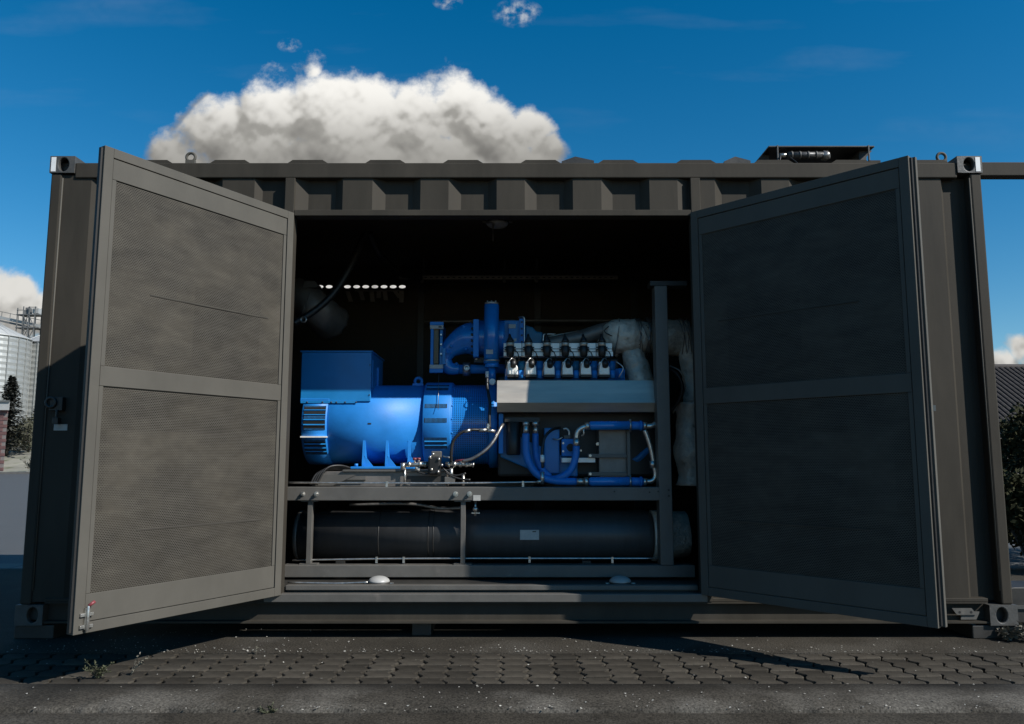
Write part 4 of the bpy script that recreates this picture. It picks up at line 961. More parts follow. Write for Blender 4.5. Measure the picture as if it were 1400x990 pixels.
# stainless gutter in front of the engine
hs_ = thing('heat_shield', at(790, 563, .50), 'brushed stainless steel trough running in front of the engine', 'heat shield')
gx0, gx1 = AX(680, 540, .47), AX(900, 540, .47)
zz = [AZ(p_, .5) for p_ in (519.5, 538, 551, 563)]
yy_ = [.535, .500, .470, .520]
m = MB()
prof = [(yy_[0], zz[0]), (yy_[1], zz[1]), (yy_[2], zz[2]), (yy_[3], zz[3]), (.60, zz[3]), (.60, zz[3]+.004), (yy_[3]+.003, zz[3]+.004), (yy_[2]+.005, zz[2]+.001), (yy_[1]+.004, zz[1]), (yy_[0]+.004, zz[0])]
m.prism(prof, 'x', gx0, gx1); m.build('trough', M['steel'], hs_)
for x in (gx0-.003, gx1):
    MB().prism([(yy_[0], zz[0]+.0005), (yy_[1], zz[1]), (yy_[2], zz[2]), (yy_[3], zz[3]), (.60, zz[3]), (.60, zz[0]+.0005)], 'x', x, x+.003).build('end_plate', M['steel'], hs_)
for pyv in (541, 549): MB().cyl((gx1-.012, .49, AZ(pyv, .5)), (gx1-.012, .462, AZ(pyv, .5)), .005, n=8).build('rivet', M['zinc'], hs_)
MB().box(gx0+.05, gx0+.07, .601, .72, zz[3]+.02, zz[3]+.05).build('bracket', M['dark'], hs_); MB().box(gx1-.2, gx1-.17, .601, .72, zz[3]+.02, zz[3]+.05).build('bracket', M['dark'], hs_)

# lagged exhaust
ex_ = thing('lagged_exhaust', (AX(935, 665, .75), .75, uz1), 'silvery cloth-lagged exhaust pipework bound with wire behind the post', 'exhaust')
MB().tube(spline([at(744, 471, .95), at(790, 463, .92), at(826, 453, .88), at(850, 452, .85)], 6), [.05+.0012*k for k in range(19)], 24).build('bare_pipe', M['darkplate'], ex_)
MB().tube(spline([at(748, 461, 1.0), at(800, 452, .95), at(852, 441, .9)], 6), .010, 8).build('cover_strip', M['steel'], ex_)
MB().tube(spline([at(826, 462, .84), at(846, 461, .82), at(866, 461, .80), at(884, 462, .82), at(912, 462, .84), at(938, 462, .86)], 8), [.085+.052*sin(min(1, k/8)*pi/2)-(.02 if 16 < k < 30 else 0) for k in range(41)], 36, wob=.10, seed=2).build('turbine_jacket', M['lag'], ex_)
MB().tube(spline([at(866, 470, .80), at(867, 490, .78), at(872, 508, .76), at(876, 524, .76)], 8), [.075+.0012*k for k in range(25)], 32, wob=.10, seed=5).build('down_jacket', M['lag'], ex_)
MB().tube(spline([at(922, 462, .86), at(936, 466, .84), at(943, 480, .82), at(946, 510, .82), at(946, 552, .82)], 8), [.115-.0015*k for k in range(33)], 32, wob=.08, seed=9).build('elbow_jacket', M['lag'], ex_)
MB().tube(spline([at(944, 551, .74), at(944, 560, .74), at(942, 600, .74), at(944, 640, .74), at(944, 664, .74)], 8), [.105+.012*sin(k*.4) for k in range(33)], 32, wob=.10, seed=12).build('column_jacket', M['lag'], ex_)
MB().tube(spline([at(820, 464, .86), at(846, 484, .82)], 4), .03, 14, wob=.1).build('waste_pipe', M['lag'], ex_)
rnd2 = random.Random(5)
for k in range(15):
    c0 = at(rnd2.choice((842, 848, 872, 880, 884, 888, 930, 936)), 462, .82); R_ = .14+rnd2.uniform(-.006, .012); tl_ = rnd2.uniform(-.35, .35)
    pts = [c0+Vector((sin(a)*tl_*R_+rnd2.uniform(-.004,.004), -cos(a)*R_*.98+rnd2.uniform(-.004,.004), sin(a)*R_)) for a in [j*2*pi/22 for j in range(22)]]; pts.append(pts[0])
    MB().tube(pts, .0035, 5).build('tie_wire', M['wire'], ex_)
for k in range(9):
    p0 = at(836+rnd2.uniform(-4,50), 445+rnd2.uniform(-2,6), .72); 
    MB().tube(spline([p0, p0+Vector((rnd2.uniform(-.05,.05), -.01, -.04)), p0+Vector((rnd2.uniform(-.08,.08), -.015, -.10+rnd2.uniform(-.04,.03)))], 4), .004, 5).build('lashing', M['black'], ex_)
pipe_thing('flexible_conduit', [at(918, 505, .6), at(928, 515, .58), at(933, 530, .58), at(928, 548, .6), at(917, 562, .62)], .012, M['black'], 'black conduit loop hanging beside the lagged exhaust', 'conduit')
pipe_thing('flexible_conduit', [at(916, 500, .62), at(930, 508, .6), at(936, 525, .6), at(932, 545, .62), at(920, 565, .64)], .006, M['wire'], 'thin grey conduit loop beside the lagged exhaust', 'conduit')

# ------------------------------------------------------------------ coolant pipework in front of the engine
cy = .50
cc = thing('coolant_pipework', at(800, 663, cy), 'bright blue hoses and pipes looping below the stainless trough', 'pipework')
def fit(a, b_, r, m='zinc', nm='fitting', par=cc): return MB().tube([a, b_], r, 14).build(nm, M[m], par)
MB().tube(spline([at(719, 593, cy), at(719, 605, cy), at(720, 622, cy), at(727, 640, cy), at(740, 652, cy), at(760, 657.5, cy), at(788, 658.5, cy)], 7), .0255, 16).build('hose', M['bluehose'], cc)
MB().tube(spline([at(732, 593, cy+.06), at(732, 610, cy+.06), at(734, 628, cy+.05), at(741, 642, cy+.05), at(752, 652, cy+.05)], 7), .023, 16).build('hose', M['bluehose'], cc)
MB().tube(spline([at(788, 610, cy), at(787, 624, cy), at(782, 640, cy), at(772, 650, cy), at(758, 655, cy+.02), at(746, 653, cy+.04), at(737, 645, cy+.05)], 7), .0245, 16).build('hose', M['bluehose'], cc)
for a in (719, 732):
    fit(at(a, 594, cy+(.06 if a > 725 else 0)), at(a, 582, cy+(.06 if a > 725 else 0)), .019); fit(at(a, 582, cy+.02), at(a, 577, cy+.02), .024)
fit(at(788, 611, cy), at(788, 600, cy), .023); MB().tube(spline([at(788, 600, cy), at(789, 592, cy), at(794, 586, cy), at(802, 583, cy)], 5), .019, 14).build('steel_bend', M['zinc'], cc)
fit(at(800, 583, cy), at(806, 582.5, cy), .026)
MB().tube(spline([at(795, 596, cy), at(798, 594, cy-.01), at(798, 588, cy-.01), at(799, 585, cy)], 5), .006, 8).build('bypass', M['zinc'], cc)
for py_c, nm in ((582, 0), (658.5, 1)):
    x0_, x1_ = at(805, py_c, cy), at(879, py_c, cy)
    MB().tube([at(804.5, py_c+.6, cy), at(808, py_c, cy), at(862, py_c-.4, cy)], [.020, .031, .031], 20).build('blue_pipe', M['bluegloss'], cc)
    MB().tube([at(862, py_c, cy), at(879, py_c, cy)], .029, 20).build('blue_sleeve', M['bluehose'], cc)
    for a in (861.5, 876): MB().tube([at(a-1, py_c, cy), at(a+1, py_c, cy)], .035, 20).build('hose_clamp', M['zinc'] if a < 870 else M['blue'], cc)
    fit(at(879, py_c, cy), at(884, py_c+.5, cy), .026)
    MB().cyl(at(861.5, py_c-9, cy), at(861.5, py_c+9, cy), .008, n=8).build('u_bolt', M['zinc'], cc)
fit(at(788, 658.5, cy), at(799, 658.5, cy), .024); fit(at(799, 658.5, cy), at(804, 658.5, cy), .029)
MB().tube(spline([at(884, 658.5, cy), at(892, 657, cy), at(896, 650, cy), at(894, 636, cy), at(890, 615, cy), at(885, 598, cy), at(881, 588, cy)], 6), .017, 14).build('braided_hose', M['zinc'], cc)
MB().tube(spline([at(882, 583, cy), at(892, 582, cy), at(899, 577, cy+.02), at(906, 571, cy+.1)], 6), .019, 14).build('braided_hose', M['zinc'], cc)
fit(at(893, 640, cy), at(892, 630, cy), .022)
MB().tube(spline([at(742, 640, cy-.03), at(741, 625, cy-.03), at(742, 610, cy-.02), at(746, 596, cy), at(756, 587, cy+.05), at(766, 585, cy+.1)], 6), .010, 10).build('black_hose', M['black'], cc)
fit(at(741.5, 632, cy-.03), at(741.5, 622, cy-.03), .015, 'alu'); fit(at(741.5, 662, cy-.03), at(741.5, 645, cy-.03), .014)
fit(at(735, 659, cy-.05), at(741, 658, cy-.03), .012)
# blue regulator
rg = thing('regulator', at(776, 622, .58), 'small blue regulator with a dark round window between hose loops', 'valve')
MB().box(AX(768, 610, .58), AX(786, 610, .58), .58, .66, AZ(624, .58), AZ(600, .58)).build('housing', M['blue'], rg, bevel=.008)
MB().tube([at(780, 612, .565), at(780, 612, .58)], .034, 22).build('ring', M['blue'], rg); MB().tube([at(780, 612, .560), at(780, 612, .566)], .027, 22).build('window', M['seal_gap_black'], rg)
MB().box(AX(771, 597, .6), AX(780, 597, .6), .585, .64, AZ(600, .6), AZ(595, .6)).build('cap', M['frame'], rg, bevel=.003)
MB().tube(spline([at(778, 597, .6), at(778, 590, .6), at(774, 586, .6), at(770, 587, .6)], 4), .008, 8).build('elbow', M['zinc'], rg)
MB().tube(spline([at(769, 598, .58), at(763, 601, .58), at(756, 600, .6)], 4), .005, 8).build('lead', M['zinc'], rg)
for a, b_ in ((770, 606), (770, 617), (784, 621), (794, 616)): MB().cyl(at(a, b_, .575), at(a, b_, .59), .008, n=6).build('bolt', M['zinc'], rg)
MB().box(AX(768, 629, .57), AX(814, 629, .57), .57, .66, AZ(632.5, .57), AZ(626, .57)).build('bracket', M['alu'], rg, bevel=.003)
# grey cabinet with straps
gb = thing('grey_cabinet', at(838, 658, .56), 'plain grey steel cabinet held by two straps between the blue pipes', 'cabinet')
MB().box(AX(819, 620, .57), AX(857, 620, .57), .57, .80, AZ(656, .57), AZ(584, .57)).build('case', M['darkplate'], gb, bevel=.004)
for pyv in (623, 648): MB().box(AX(804, pyv, .545), AX(859, pyv, .545), .545, .568, AZ(pyv+3, .545), AZ(pyv-2.5, .545)).build('strap', M['frame'], gb, bevel=.002); 
for pyv in (623, 648): MB().cyl(at(807, pyv, .536), at(807, pyv, .546), .010, n=8).build('strap_bolt', M['zinc'], gb)
MB().box(AX(857.5, 620, .53), AX(862, 620, .53), .53, .56, AZ(665, .53), AZ(586, .53)).build('upright', M['frame'], gb, bevel=.002)
MB().cyl(at(817, 607, .58), at(817, 607, .60), .012, n=6).build('latch', M['zinc'], gb)
pipe_thing('coolant_hose', [at(864, 628, .75), at(872, 627, .74), at(880, 620, .74), at(890, 610, .75), at(899, 600, .8)], .03, M['bluesheet'], 'dark blue hose curving behind the braided hose', 'hose')

# ------------------------------------------------------------------ valve cluster before the alternator
vc = thing('gas_valve_train', at(610, 652, .50), 'small brass and black valve assembly with red handles on the frame', 'valve')
vyv = .50
def vt(nm, pts, r, m, n=10): return MB().tube([at(*p, vyv) if len(p) == 2 else at(*p) for p in pts], r, n).build(nm, M[m], vc)
vt('riser', [(553.5, 662), (553.5, 640)], .0085, 'zinc'); vt('elbow', [(551, 642), (551, 633)], .018, 'zinc')
vt('manifold', [(551, 636), (590, 634)], .016, 'zinc', 12); vt('manifold', [(609, 634), (646, 635.5)], .014, 'zinc', 12)
for a in (558, 573, 580, 612, 620, 628, 636): vt('nut', [(a, 635), (a+3.2, 635)], .022, 'zinc', 6)
for a in (567, 572.5): vt('red_handle', [(a-2.5, 627.5), (a+2.5, 627.8)], .009, 'red', 8); vt('spindle', [(a, 633), (a, 627)], .006, 'zinc', 8)
vt('plug', [(568, 641), (574, 641)], .016, 'label', 8)
p = at(595, 634, vyv); b = MB(); b.box(p.x-.045, p.x+.040, p.y-.05, p.y+.05, p.z-.075, p.z+.05); b.build('solenoid_block', M['black'], vc, bevel=.012)
b = MB(); q = at(597, 622, vyv-.01); b.box(q.x-.035, q.x+.035, q.y-.03, q.y+.03, q.z-.02, q.z+.025); b.build('solenoid_head', M['frame'], vc, bevel=.006)
for a, b_ in ((588, 625), (592, 621), (600, 628), (604, 636), (590, 642), (599, 645)):
    MB().sphere(at(a, b_, vyv-.055), .010, 10, 8).build('screw', M['zinc'], vc)
vt('red_handle', [(622, 630), (640, 628.5)], .006, 'red', 8); vt('stem', [(646, 635.5), (648, 635.8)], .018, 'zinc', 8)
vt('support', [(617, 640), (617, 655)], .013, 'zinc'); p = at(615, 656, vyv); MB().box(p.x-.035, p.x+.035, p.y-.03, p.y+.03, p.z-.02, p.z+.02).build('support_foot', M['frame'], vc, bevel=.004)
vt('stub', [(633.5, 664), (633.5, 649)], .010, 'zinc')
for pts in ([(609, 646), (618, 651), (630, 655), (643, 656)], [(570, 645), (582, 648), (590, 646)], [(605, 640), (615, 648), (625, 650), (637, 647)]):
    MB().tube(spline([at(a, b_, vyv-.03) for a, b_ in pts], 5), .006, 8).build('lead', M['black'], vc)
MB().tube(spline([at(606, 624, vyv), at(612, 625, vyv), at(617, 627, vyv)], 4), .006, 8).build('link_pipe', M['zinc'], vc)
MB().box(AX(556, 653, .53), AX(609, 653, .53), .54-.012, .529+.0, AZ(661, .53), AZ(650.5, .53)).build('mount_plate', M['dark'], vc)
# black hoses
pipe_thing('black_hose', [at(617, 632, .48), at(617, 618, .47), at(620, 603, .47), at(630, 592, .47), at(643, 588, .48), at(655, 588, .50), at(667, 588.5, .52)], .0105, M['black'], 'black hose arching over the perforated guard to the flywheel', 'hose')
o = MB(); hz_ = thing('hose_fitting', at(640, 589, .47), 'bright fitting on the arching black hose before the guard', 'fitting')
for a, b_, a2, b2 in ((635, 590.3, 643, 588), (655, 588, 666, 588.3), (666, 588.3, 677, 590)): MB().tube([at(a, b_, .475), at(a2, b2, .48)], .0125, 10).build('ferrule', M['zinc'], hz_)
pipe_thing('black_hose', [at(632, 631, .47), at(646, 627, .46), at(662, 617, .46), at(674, 604, .48), at(684, 586, .52), at(688, 580, .56)], .0115, M['wire'], 'grey-black hose sweeping up from the valves to the trough', 'hose')
pipe_thing('black_hose', [at(669.5, 586, .52), at(669, 570, .53), at(670, 555, .55), at(668, 540, .58), at(666, 528, .62), at(666, 517, .64)], .0105, M['black'], 'upright black hose in front of the flywheel housing', 'hose', clamps=[at(667.5, 583, .525)])
MB().tube([at(667, 581, .52), at(667, 587, .52)], .0135, 10).build('ferrule', M['zinc'], hz_)
MB().tube([at(666, 516, .64), at(666, 508, .64)], .013, 10).build('ferrule', M['white'], hz_)

# ------------------------------------------------------------------ cable tray, conduits and vent gear at the ceiling
ty_ = 1.9
tr_ = thing('cable_tray', at(690, 380, ty_), 'dim perforated cable tray hung across the back of the ceiling', 'cable tray')
tx0_, tx1_ = AX(545, 380, ty_), AX(845, 380, ty_)
tz0 = AZ(382, ty_)
MB().box(tx0_, tx1_, ty_, ty_+.004, tz0, tz0+.035).build('tray_side', M['darkplate'], tr_); MB().box(tx0_, tx1_, ty_+.0045, ty_+.2, tz0, tz0+.003).build('tray_floor', M['dark'], tr_)
k = 0; x = tx0_+.03
while x < tx1_-.05:
    MB().box(x, x+.022, ty_-.0015, ty_-.0005, tz0+.012, tz0+.022).build('tray_slot', M['seal_gap_black'], tr_); x += .05
for pxx in (578, 734, 690):
    x = AX(pxx, 380, ty_); MB().box(x-.008, x+.008, ty_+.05, ty_+.06, tz0+.004, ceil_z-.001).build('hanger', M['dark'], tr_)
    MB().box(x-.02, x+.008, ty_-.012, ty_-.002, tz0-.03, tz0+.02).build('tray_clip', M['casting'], tr_)
rod = thing('hanging_rod', (AX(674, 318, .8), .8, ceil_z-.16), 'thin rod hanging from the ceiling just beside the dome lamp', 'rod')
xr = AX(674, 330, .8); MB().box(xr-.06, xr+.01, .79, .81, ceil_z-.03, ceil_z-.024).build('rod_arm', M['darkplate'], rod); MB().cyl((xr, .8, ceil_z-.03), (xr, .8, ceil_z-.17), .004, n=6).build('rod', M['darkplate'], rod); MB().box(xr-.008, xr+.008, .785, .815, ceil_z-.06, ceil_z-.035).build('rod_clip', M['zinc'], rod)
MB().box(xr-.05, xr-.042, .795, .805, ceil_z-.024, ceil_z).build('rod_hook', M['darkplate'], rod)
def spiral(name, pts, R, label):
    pts = spline(pts, 30); t = thing(name, tuple(min(pts, key=lambda p: p.z)), label, 'conduit', None)
    m = MB(); m.tube(pts, [R*(1 if (i//1) % 2 else .78) for i in range(len(pts))], 10); m.build('corrugated_sleeve', M['black'], t); return t
spiral('corrugated_conduit', [at(500, 318, 1.0), at(492, 335, .95), at(476, 370, .9), at(455, 402, .85), at(430, 425, .8), at(402, 442, .75)], .028, 'black ribbed conduit slanting down from the ceiling to the jamb')
spiral('corrugated_conduit', [at(505, 318, 1.1), at(512, 335, 1.2), at(522, 352, 1.3), at(545, 372, 1.6), at(575, 380, 1.85)], .03, 'black ribbed conduit slanting from the ceiling towards the cable tray')
cl_ = thing('conduit_clip', at(415, 437, .72), 'small bright clip on the ribbed conduit beside the jamb', 'clip'); MB().torus(at(415, 437, .745), .02, .006, 'y', 14, 6).build('clip_ring', M['zinc'], cl_)
dg = thing('vent_duct', at(425, 450, 1.4), 'dim wrapped ventilation duct hanging in the corner above the terminal box', 'duct')
MB().tube(spline([at(402, 395, 1.25), at(418, 410, 1.2), at(438, 428, 1.25), at(452, 440, 1.4)], 6), [.11+.003*k for k in range(19)], 24, wob=.12, seed=4).build('duct_sleeve', M['darkplate'], dg)
MB().prism([(AX(414, 392, 1.1), AZ(393, 1.1)), (AX(416, 384, 1.1), AZ(384, 1.1)), (AX(430, 384, 1.1), AZ(384, 1.1)), (AX(436, 393, 1.1), AZ(393, 1.1))], 'y', 1.1, 1.3).build('duct_hood', M['frame'], dg)
MB().tube([at(424, 398, 1.08), at(412, 432, 1.0)], .002, 5).build('duct_cord', M['wire'], dg)
tg = thing('tag_rail', at(520, 398, 2.3), 'thin rail of dim hanging tags below the row of vent holes', 'rail')
MB().box(AX(485, 397, 2.28), AX(552, 397, 2.28), 2.28, 2.285, AZ(398.2, 2.28), AZ(397, 2.28)).build('rail', M['darkplate'], tg)
MB().box(AX(488, 397, 2.28), AX(490, 397, 2.28), 2.286, 2.379, AZ(398.2, 2.28), AZ(397, 2.28)).build('rail_arm', M['darkplate'], tg)
for a, h_, t_ in ((475, 14, 3), (493, 12, 2), (508, 14, 1), (518, 9, 0), (526, 12, 1), (540, 9, 4), (549, 15, 0)):
    x0_, x1_ = AX(a-3, 400, 2.275), AX(a+3, 400, 2.275); z1_ = AZ(398.5, 2.275); z0_ = AZ(398.5+h_, 2.275); sh = t_*.004
    MB().prism([(x0_, z1_), (x1_, z1_), (x1_+sh*3, z0_), (x0_+sh*3, z0_)], 'y', 2.272, 2.276).build('hanging_tag', M['darkplate'], tg)
pipe_thing('wall_pipe', [at(580, 440, 2.2), at(700, 438.5, 2.2), at(810, 438.5, 2.2), at(930, 438, 2.2)], .012, M['darkplate'], 'thin pipe along the back wall above the engine', 'pipe')

# ------------------------------------------------------------------ beyond the container
M['silo'] = mat('silo_sheet', (.33, .335, .32), .5, .45, .10, 1.5, .0, 5, stretch=(1, 1, 8))
M['siloroof'] = mat('silo_roof', (.40, .40, .385), .5, .3, .08, 1)
M['lattice'] = mat('galvanised_lattice', (.16, .16, .155), .6, .3, .2, 1)
M['bank'] = mat('leaf_dark', (.050, .055, .026), .8, 0, .35, 1.2)
M['hedge'] = mat('leaf_hedge', (.030, .031, .014), .85, 0, .4, 3, spec=.12)
M['bushm'] = mat('bush_leaf', (.085, .082, .050), .85, 0, .35, .8)
M['conif'] = mat('conifer_needles', (.040, .040, .032), .9, 0, .3, 1)
M['bark'] = mat('bark', (.06, .05, .04), .9, 0, .3, 8, .4, 20)
M['brick'] = mat('brick_red', (.15, .075, .068), .85, 0, .2, 3, .2, 30)
M['mortar'] = mat('mortar', (.20, .17, .155), .9, 0, .1, 5)
M['fascia'] = mat('white_fascia', (.42, .41, .39), .6, 0, .06, 3)
M['kerbs'] = mat('kerb_stone', (.12, .112, .10), .8, 0, .15, 3, .2, 40)
M['tile'] = mat('roof_tile', (.032, .025, .021), .8, 0, .25, 3, .2, 20)
struct(MB().box(-60, 60, 3.45, 55, -.05, -.012).build('road', M['road']))
kerb = bpy.data.objects.new('road_kerb', None); C.objects.link(kerb); kerb['kind'] = 'structure'
for i in range(-14, 15):
    MB().box(i*1.0+.003, i*1.0+.997, 3.06, 3.42, -.05, .012).build('kerb_stone', M['kerbs'], kerb, bevel=.012)
struct(MB().box(-60, 60, 55, 55.3, -.05, .13).build('far_kerb', M['kerbs']))
v = []; f = []; NX, NY = 60, 24
def verge_z(x, y):
    t = min(1, max(0, (y-55.3)/20)); return .12+2.0*t*t*(3-2*t)+.25*mnoise.noise(Vector((x*.12, y*.12, 0)))*t
for j in range(NY+1):
    for i in range(NX+1):
        x = -150+300*i/NX; y = 55.3+120*(j/NY)**1.6; v.append((x, y, verge_z(x, y)))
for j in range(NY):
    for i in range(NX): f.append((j*(NX+1)+i, j*(NX+1)+i+1, (j+1)*(NX+1)+i+1, (j+1)*(NX+1)+i))
struct(MB().add(v, f, True).build('verge_ground', M['earth']))

def silo(px, py_e, R_, D, label, h_cone):
    Yd = CAM_Y+D; c = at(px, py_e, Yd); base = verge_z(c.x, Yd)-.3
    t = thing('grain_silo', (c.x, Yd, base), label, 'silo', 'grain silos')
    n = 64; m = MB(); vs = []; rows = 40
    for j in range(rows+1):
        z = base+(c.z-base)*j/rows; r = R_+(.05 if j % 2 else 0)
        for k in range(n): vs.append((c.x+r*cos(2*pi*k/n), Yd+r*sin(2*pi*k/n), z))
    m.add(vs, [(j*n+k, j*n+(k+1)%n, (j+1)*n+(k+1)%n, (j+1)*n+k) for j in range(rows) for k in range(n)]); m.build('silo_wall', M['silo'], t)
    m = MB(); m.tube([(c.x,Yd,c.z-.02),(c.x,Yd,c.z+.12),(c.x,Yd,c.z+h_cone),(c.x,Yd,c.z+h_cone+.6)], [R_+.18, R_+.15, .6, .5], n); m.build('silo_roof', M['siloroof'], t)
    for k in range(24):
        a = 2*pi*k/24+.05
        if sin(a) > .35: continue
        p = (c.x+(R_+.10)*cos(a), Yd+(R_+.10)*sin(a)); MB().bar((p[0], p[1], base), (p[0], p[1], c.z), .10, .10).build('stiffener', M['silo'], t)
        MB().bar((c.x+R_*cos(a), Yd+R_*sin(a), c.z+.16), (c.x+.7*cos(a), Yd+.7*sin(a), c.z+h_cone+.03), .07).build('roof_rib', M['siloroof'], t)
    return t
silo(-22, 463, 5.6, 105, 'large corrugated grain silo nearest the picture edge', 2.6)
silo(74, 473, 4.1, 112, 'narrower corrugated grain silo beside the container post', 2.0)
# conveyor bridge and its tower
Yt = CAM_Y+128
cbg_ = thing('conveyor_bridge', at(0, 640, Yt), 'grey conveyor bridge running above the silos', 'conveyor')
pA, pB = at(-60, 421, Yt), at(110, 458, Yt)
MB().bar(pA, pB, .7, .45).build('bridge_girder', M['siloroof'], cbg_); MB().bar(pA-Vector((0,0,.55)), pB-Vector((0,0,.55)), .5, .3).build('lower_girder', M['lattice'], cbg_)
MB().bar(pA+Vector((0,0,1.0)), pB+Vector((0,0,1.0)), .09).build('handrail', M['lattice'], cbg_)
for k in range(15):
    p = pA.lerp(pB, (k+.5)/15); MB().bar(p, p+Vector((0,0,1.0)), .07).build('rail_post', M['lattice'], cbg_)
tw = thing('silo_tower', at(38, 620, Yt-.9), 'slim steel lattice tower carrying platforms beside the silos', 'tower')
yt = Yt-1.2
for a in (23, 31, 39, 47):
    for dy in (0, 1.8):
        x = AX(a, 440, yt); MB().bar((x, yt+dy, 1.2), (x, yt+dy, AZ(419 if a > 30 else 421, yt)), .13).build('tower_leg', M['lattice'], tw)
for pyv in (430, 448, 462):
    MB().box(AX(22, 440, yt), AX(54, 440, yt), yt-.1, yt+1.9, AZ(pyv+.6, yt), AZ(pyv-.6, yt)).build('platform', M['lattice'], tw)
for a, b_, c_, d_ in ((31, 430, 39, 448), (39, 430, 31, 448), (31, 448, 39, 462), (39, 448, 31, 462), (39, 430, 47, 448), (47, 448, 39, 462), (23, 424, 31, 424), (39, 420, 51, 420)):
    MB().bar(at(a, b_, yt-.05), at(c_, d_, yt-.05), .10).build('brace', M['lattice'], tw)
MB().box(AX(33, 425, yt), AX(38, 425, yt), yt+.3, yt+1.2, AZ(429, yt), AZ(420, yt)).build('drive_box', M['lattice'], tw); MB().box(AX(43, 425, yt), AX(51, 425, yt), yt+.3, yt+1.2, AZ(428, yt), AZ(421, yt)).build('drive_box', M['siloroof'], tw)
# foliage helpers
def leaves(m, c, rad, n, size, rnd, shell=.45):
    for _ in range(n):
        d = Vector((rnd.gauss(0,1), rnd.gauss(0,1), rnd.gauss(0,1))).normalized(); k = rnd.uniform(shell, 1)**.5
        k *= 1+.3*mnoise.noise(d*2.3+Vector(c)*.3)
        p = Vector(c)+Vector((d.x*rad[0], d.y*rad[1], d.z*rad[2]))*k
        a = Vector((rnd.uniform(-1,1), rnd.uniform(-1,1), rnd.uniform(-1,1))).normalized()*size*rnd.uniform(.6,1.4); b = a.cross(Vector((rnd.uniform(-1,1), rnd.uniform(-1,1), rnd.uniform(-1,1)))).normalized()*size*rnd.uniform(.3,.6)
        m.add([p-a, p+b, p+a, p-b], [(0,1,2,3)])
def bush(px, py_top, D, rx, label, seed, m='bushm', n=900, size=.16, name='bush'):
    r = random.Random(seed); Yd = CAM_Y+D; c = at(px, py_top, Yd); z0 = verge_z(c.x, Yd); h = c.z-z0
    t = thing(name, (c.x, Yd, z0), label, 'bush', 'bushes below the silos'); s_ = MB(); l = MB()
    for k in range(6):
        a = r.uniform(0, 2*pi); q = Vector((c.x+cos(a)*rx*.5, Yd+sin(a)*rx*.5, z0+h*r.uniform(.5,.8))); s_.tube([(c.x, Yd, z0-.1), q], [.06, .02], 5)
        leaves(l, (q.x, q.y, q.z-h*.2), (rx*.5, rx*.5, h*.42), n//6, size, r)
    s_.build('stems', M['bark'], t); l.build('foliage', M[m], t, recalc=False); return t
bush(8, 575, 76, 1.5, 'bush at the foot of the conifer beside the brick wall', 3)
bush(24, 566, 78, 1.8, 'rounded bush in front of the silo seam', 4)
bush(42, 572, 75, 1.6, 'rusty green bush beside the container post', 6)
bush(60, 560, 79, 2.0, 'bush half hidden behind the container post', 7)
def conifer(px, py_top, D, label, seed, rx):
    r = random.Random(seed); Yd = CAM_Y+D; c = at(px, py_top, Yd); z0 = verge_z(c.x, Yd); H = c.z-z0
    t = thing('conifer_tree', (c.x, Yd, z0), label, 'tree'); MB().tube([(c.x,Yd,z0-.2),(c.x,Yd,z0+H*.98)], [.18, .03], 8).build('trunk', M['bark'], t); l = MB()
    k = 0; z = z0+H*.12
    while z < c.z-.05:
        f_ = 1-(z-z0)/H; R_ = rx*(f_**.8)*r.uniform(.75, 1.15)+.08
        for j in range(9):
            a = j*2*pi/9+r.uniform(-.3,.3)+k
            tip = Vector((c.x+cos(a)*R_, Yd+sin(a)*R_, z-R_*.12+r.uniform(-.05,.15)))
            for i in range(9):
                u_ = (i+.5)/9; p = Vector((c.x, Yd, z)).lerp(tip, u_)
                for _ in range(2):
                    d = Vector((cos(a)+r.uniform(-.8,.8), sin(a)+r.uniform(-.8,.8), r.uniform(-.5,.3))).normalized()*r.uniform(.2,.5)*(.6+f_); e_ = d.cross(Vector((0,0,1))).normalized()*.13
                    l.add([p, p+d*.5+e_, p+d, p+d*.5-e_], [(0,1,2,3)])
        z += .10+.30*f_; k += .7
    l.build('crown', M['conif'], t, recalc=False)
conifer(17, 515, 72, 'dark pointed conifer standing in front of the silos', 2, 2.1)
conifer(56, 545, 80, 'small dark conifer half hidden by the container post', 5, 1.4)
sprig('verge_weed', (AX(9, 628, 58-4.95), 55.8, .15), 1.1, 14, 'scrubby weed on the pale verge behind the road kerb', M['drygrass'], .6, seed=4, leaf=.14)
sprig('verge_weed', (AX(31, 632, 58-4.95), 56.3, .18), .6, 16, 'low grass tuft on the pale verge below the bushes', M['bank'], 1.4, seed=14, leaf=.14)
# brick house corner
hxr = AX(8, 600, 57.0); bh = thing('brick_house', (hxr-4, 60, .1), 'brick house corner with white fascia at the picture edge', 'house')
zt_h = AZ(561, 57); 
MB().prism([(hxr-9, 57), (hxr, 57), (hxr-6, 65), (hxr-15, 65)], 'z', .0, zt_h).build('wall', M['mortar'], bh)
nb = 0; z = .2
while z < zt_h-.1:                                       # courses of block-sized brick on the visible corner
    for k in range(3):
        x1 = hxr+.012-k*.62-(.31 if nb % 2 else 0); MB().box(x1-.58, x1, 56.97, 56.999, z, z+.24).build('brick', M['brick'], bh)
    z += .28; nb += 1
MB().prism([(hxr-9.2, 56.7), (hxr+.28, 56.7), (hxr-5.8, 65.3), (hxr-15.3, 65.3)], 'z', zt_h+.001, AZ(550, 57)).build('fascia', M['fascia'], bh)
MB().prism([(hxr-9.3, 56.6), (hxr+.34, 56.6), (hxr-5.7, 65.4), (hxr-15.4, 65.4)], 'z', AZ(550, 57)+.001, AZ(550, 57)+.12).build('roof_edge', M['lattice'], bh)

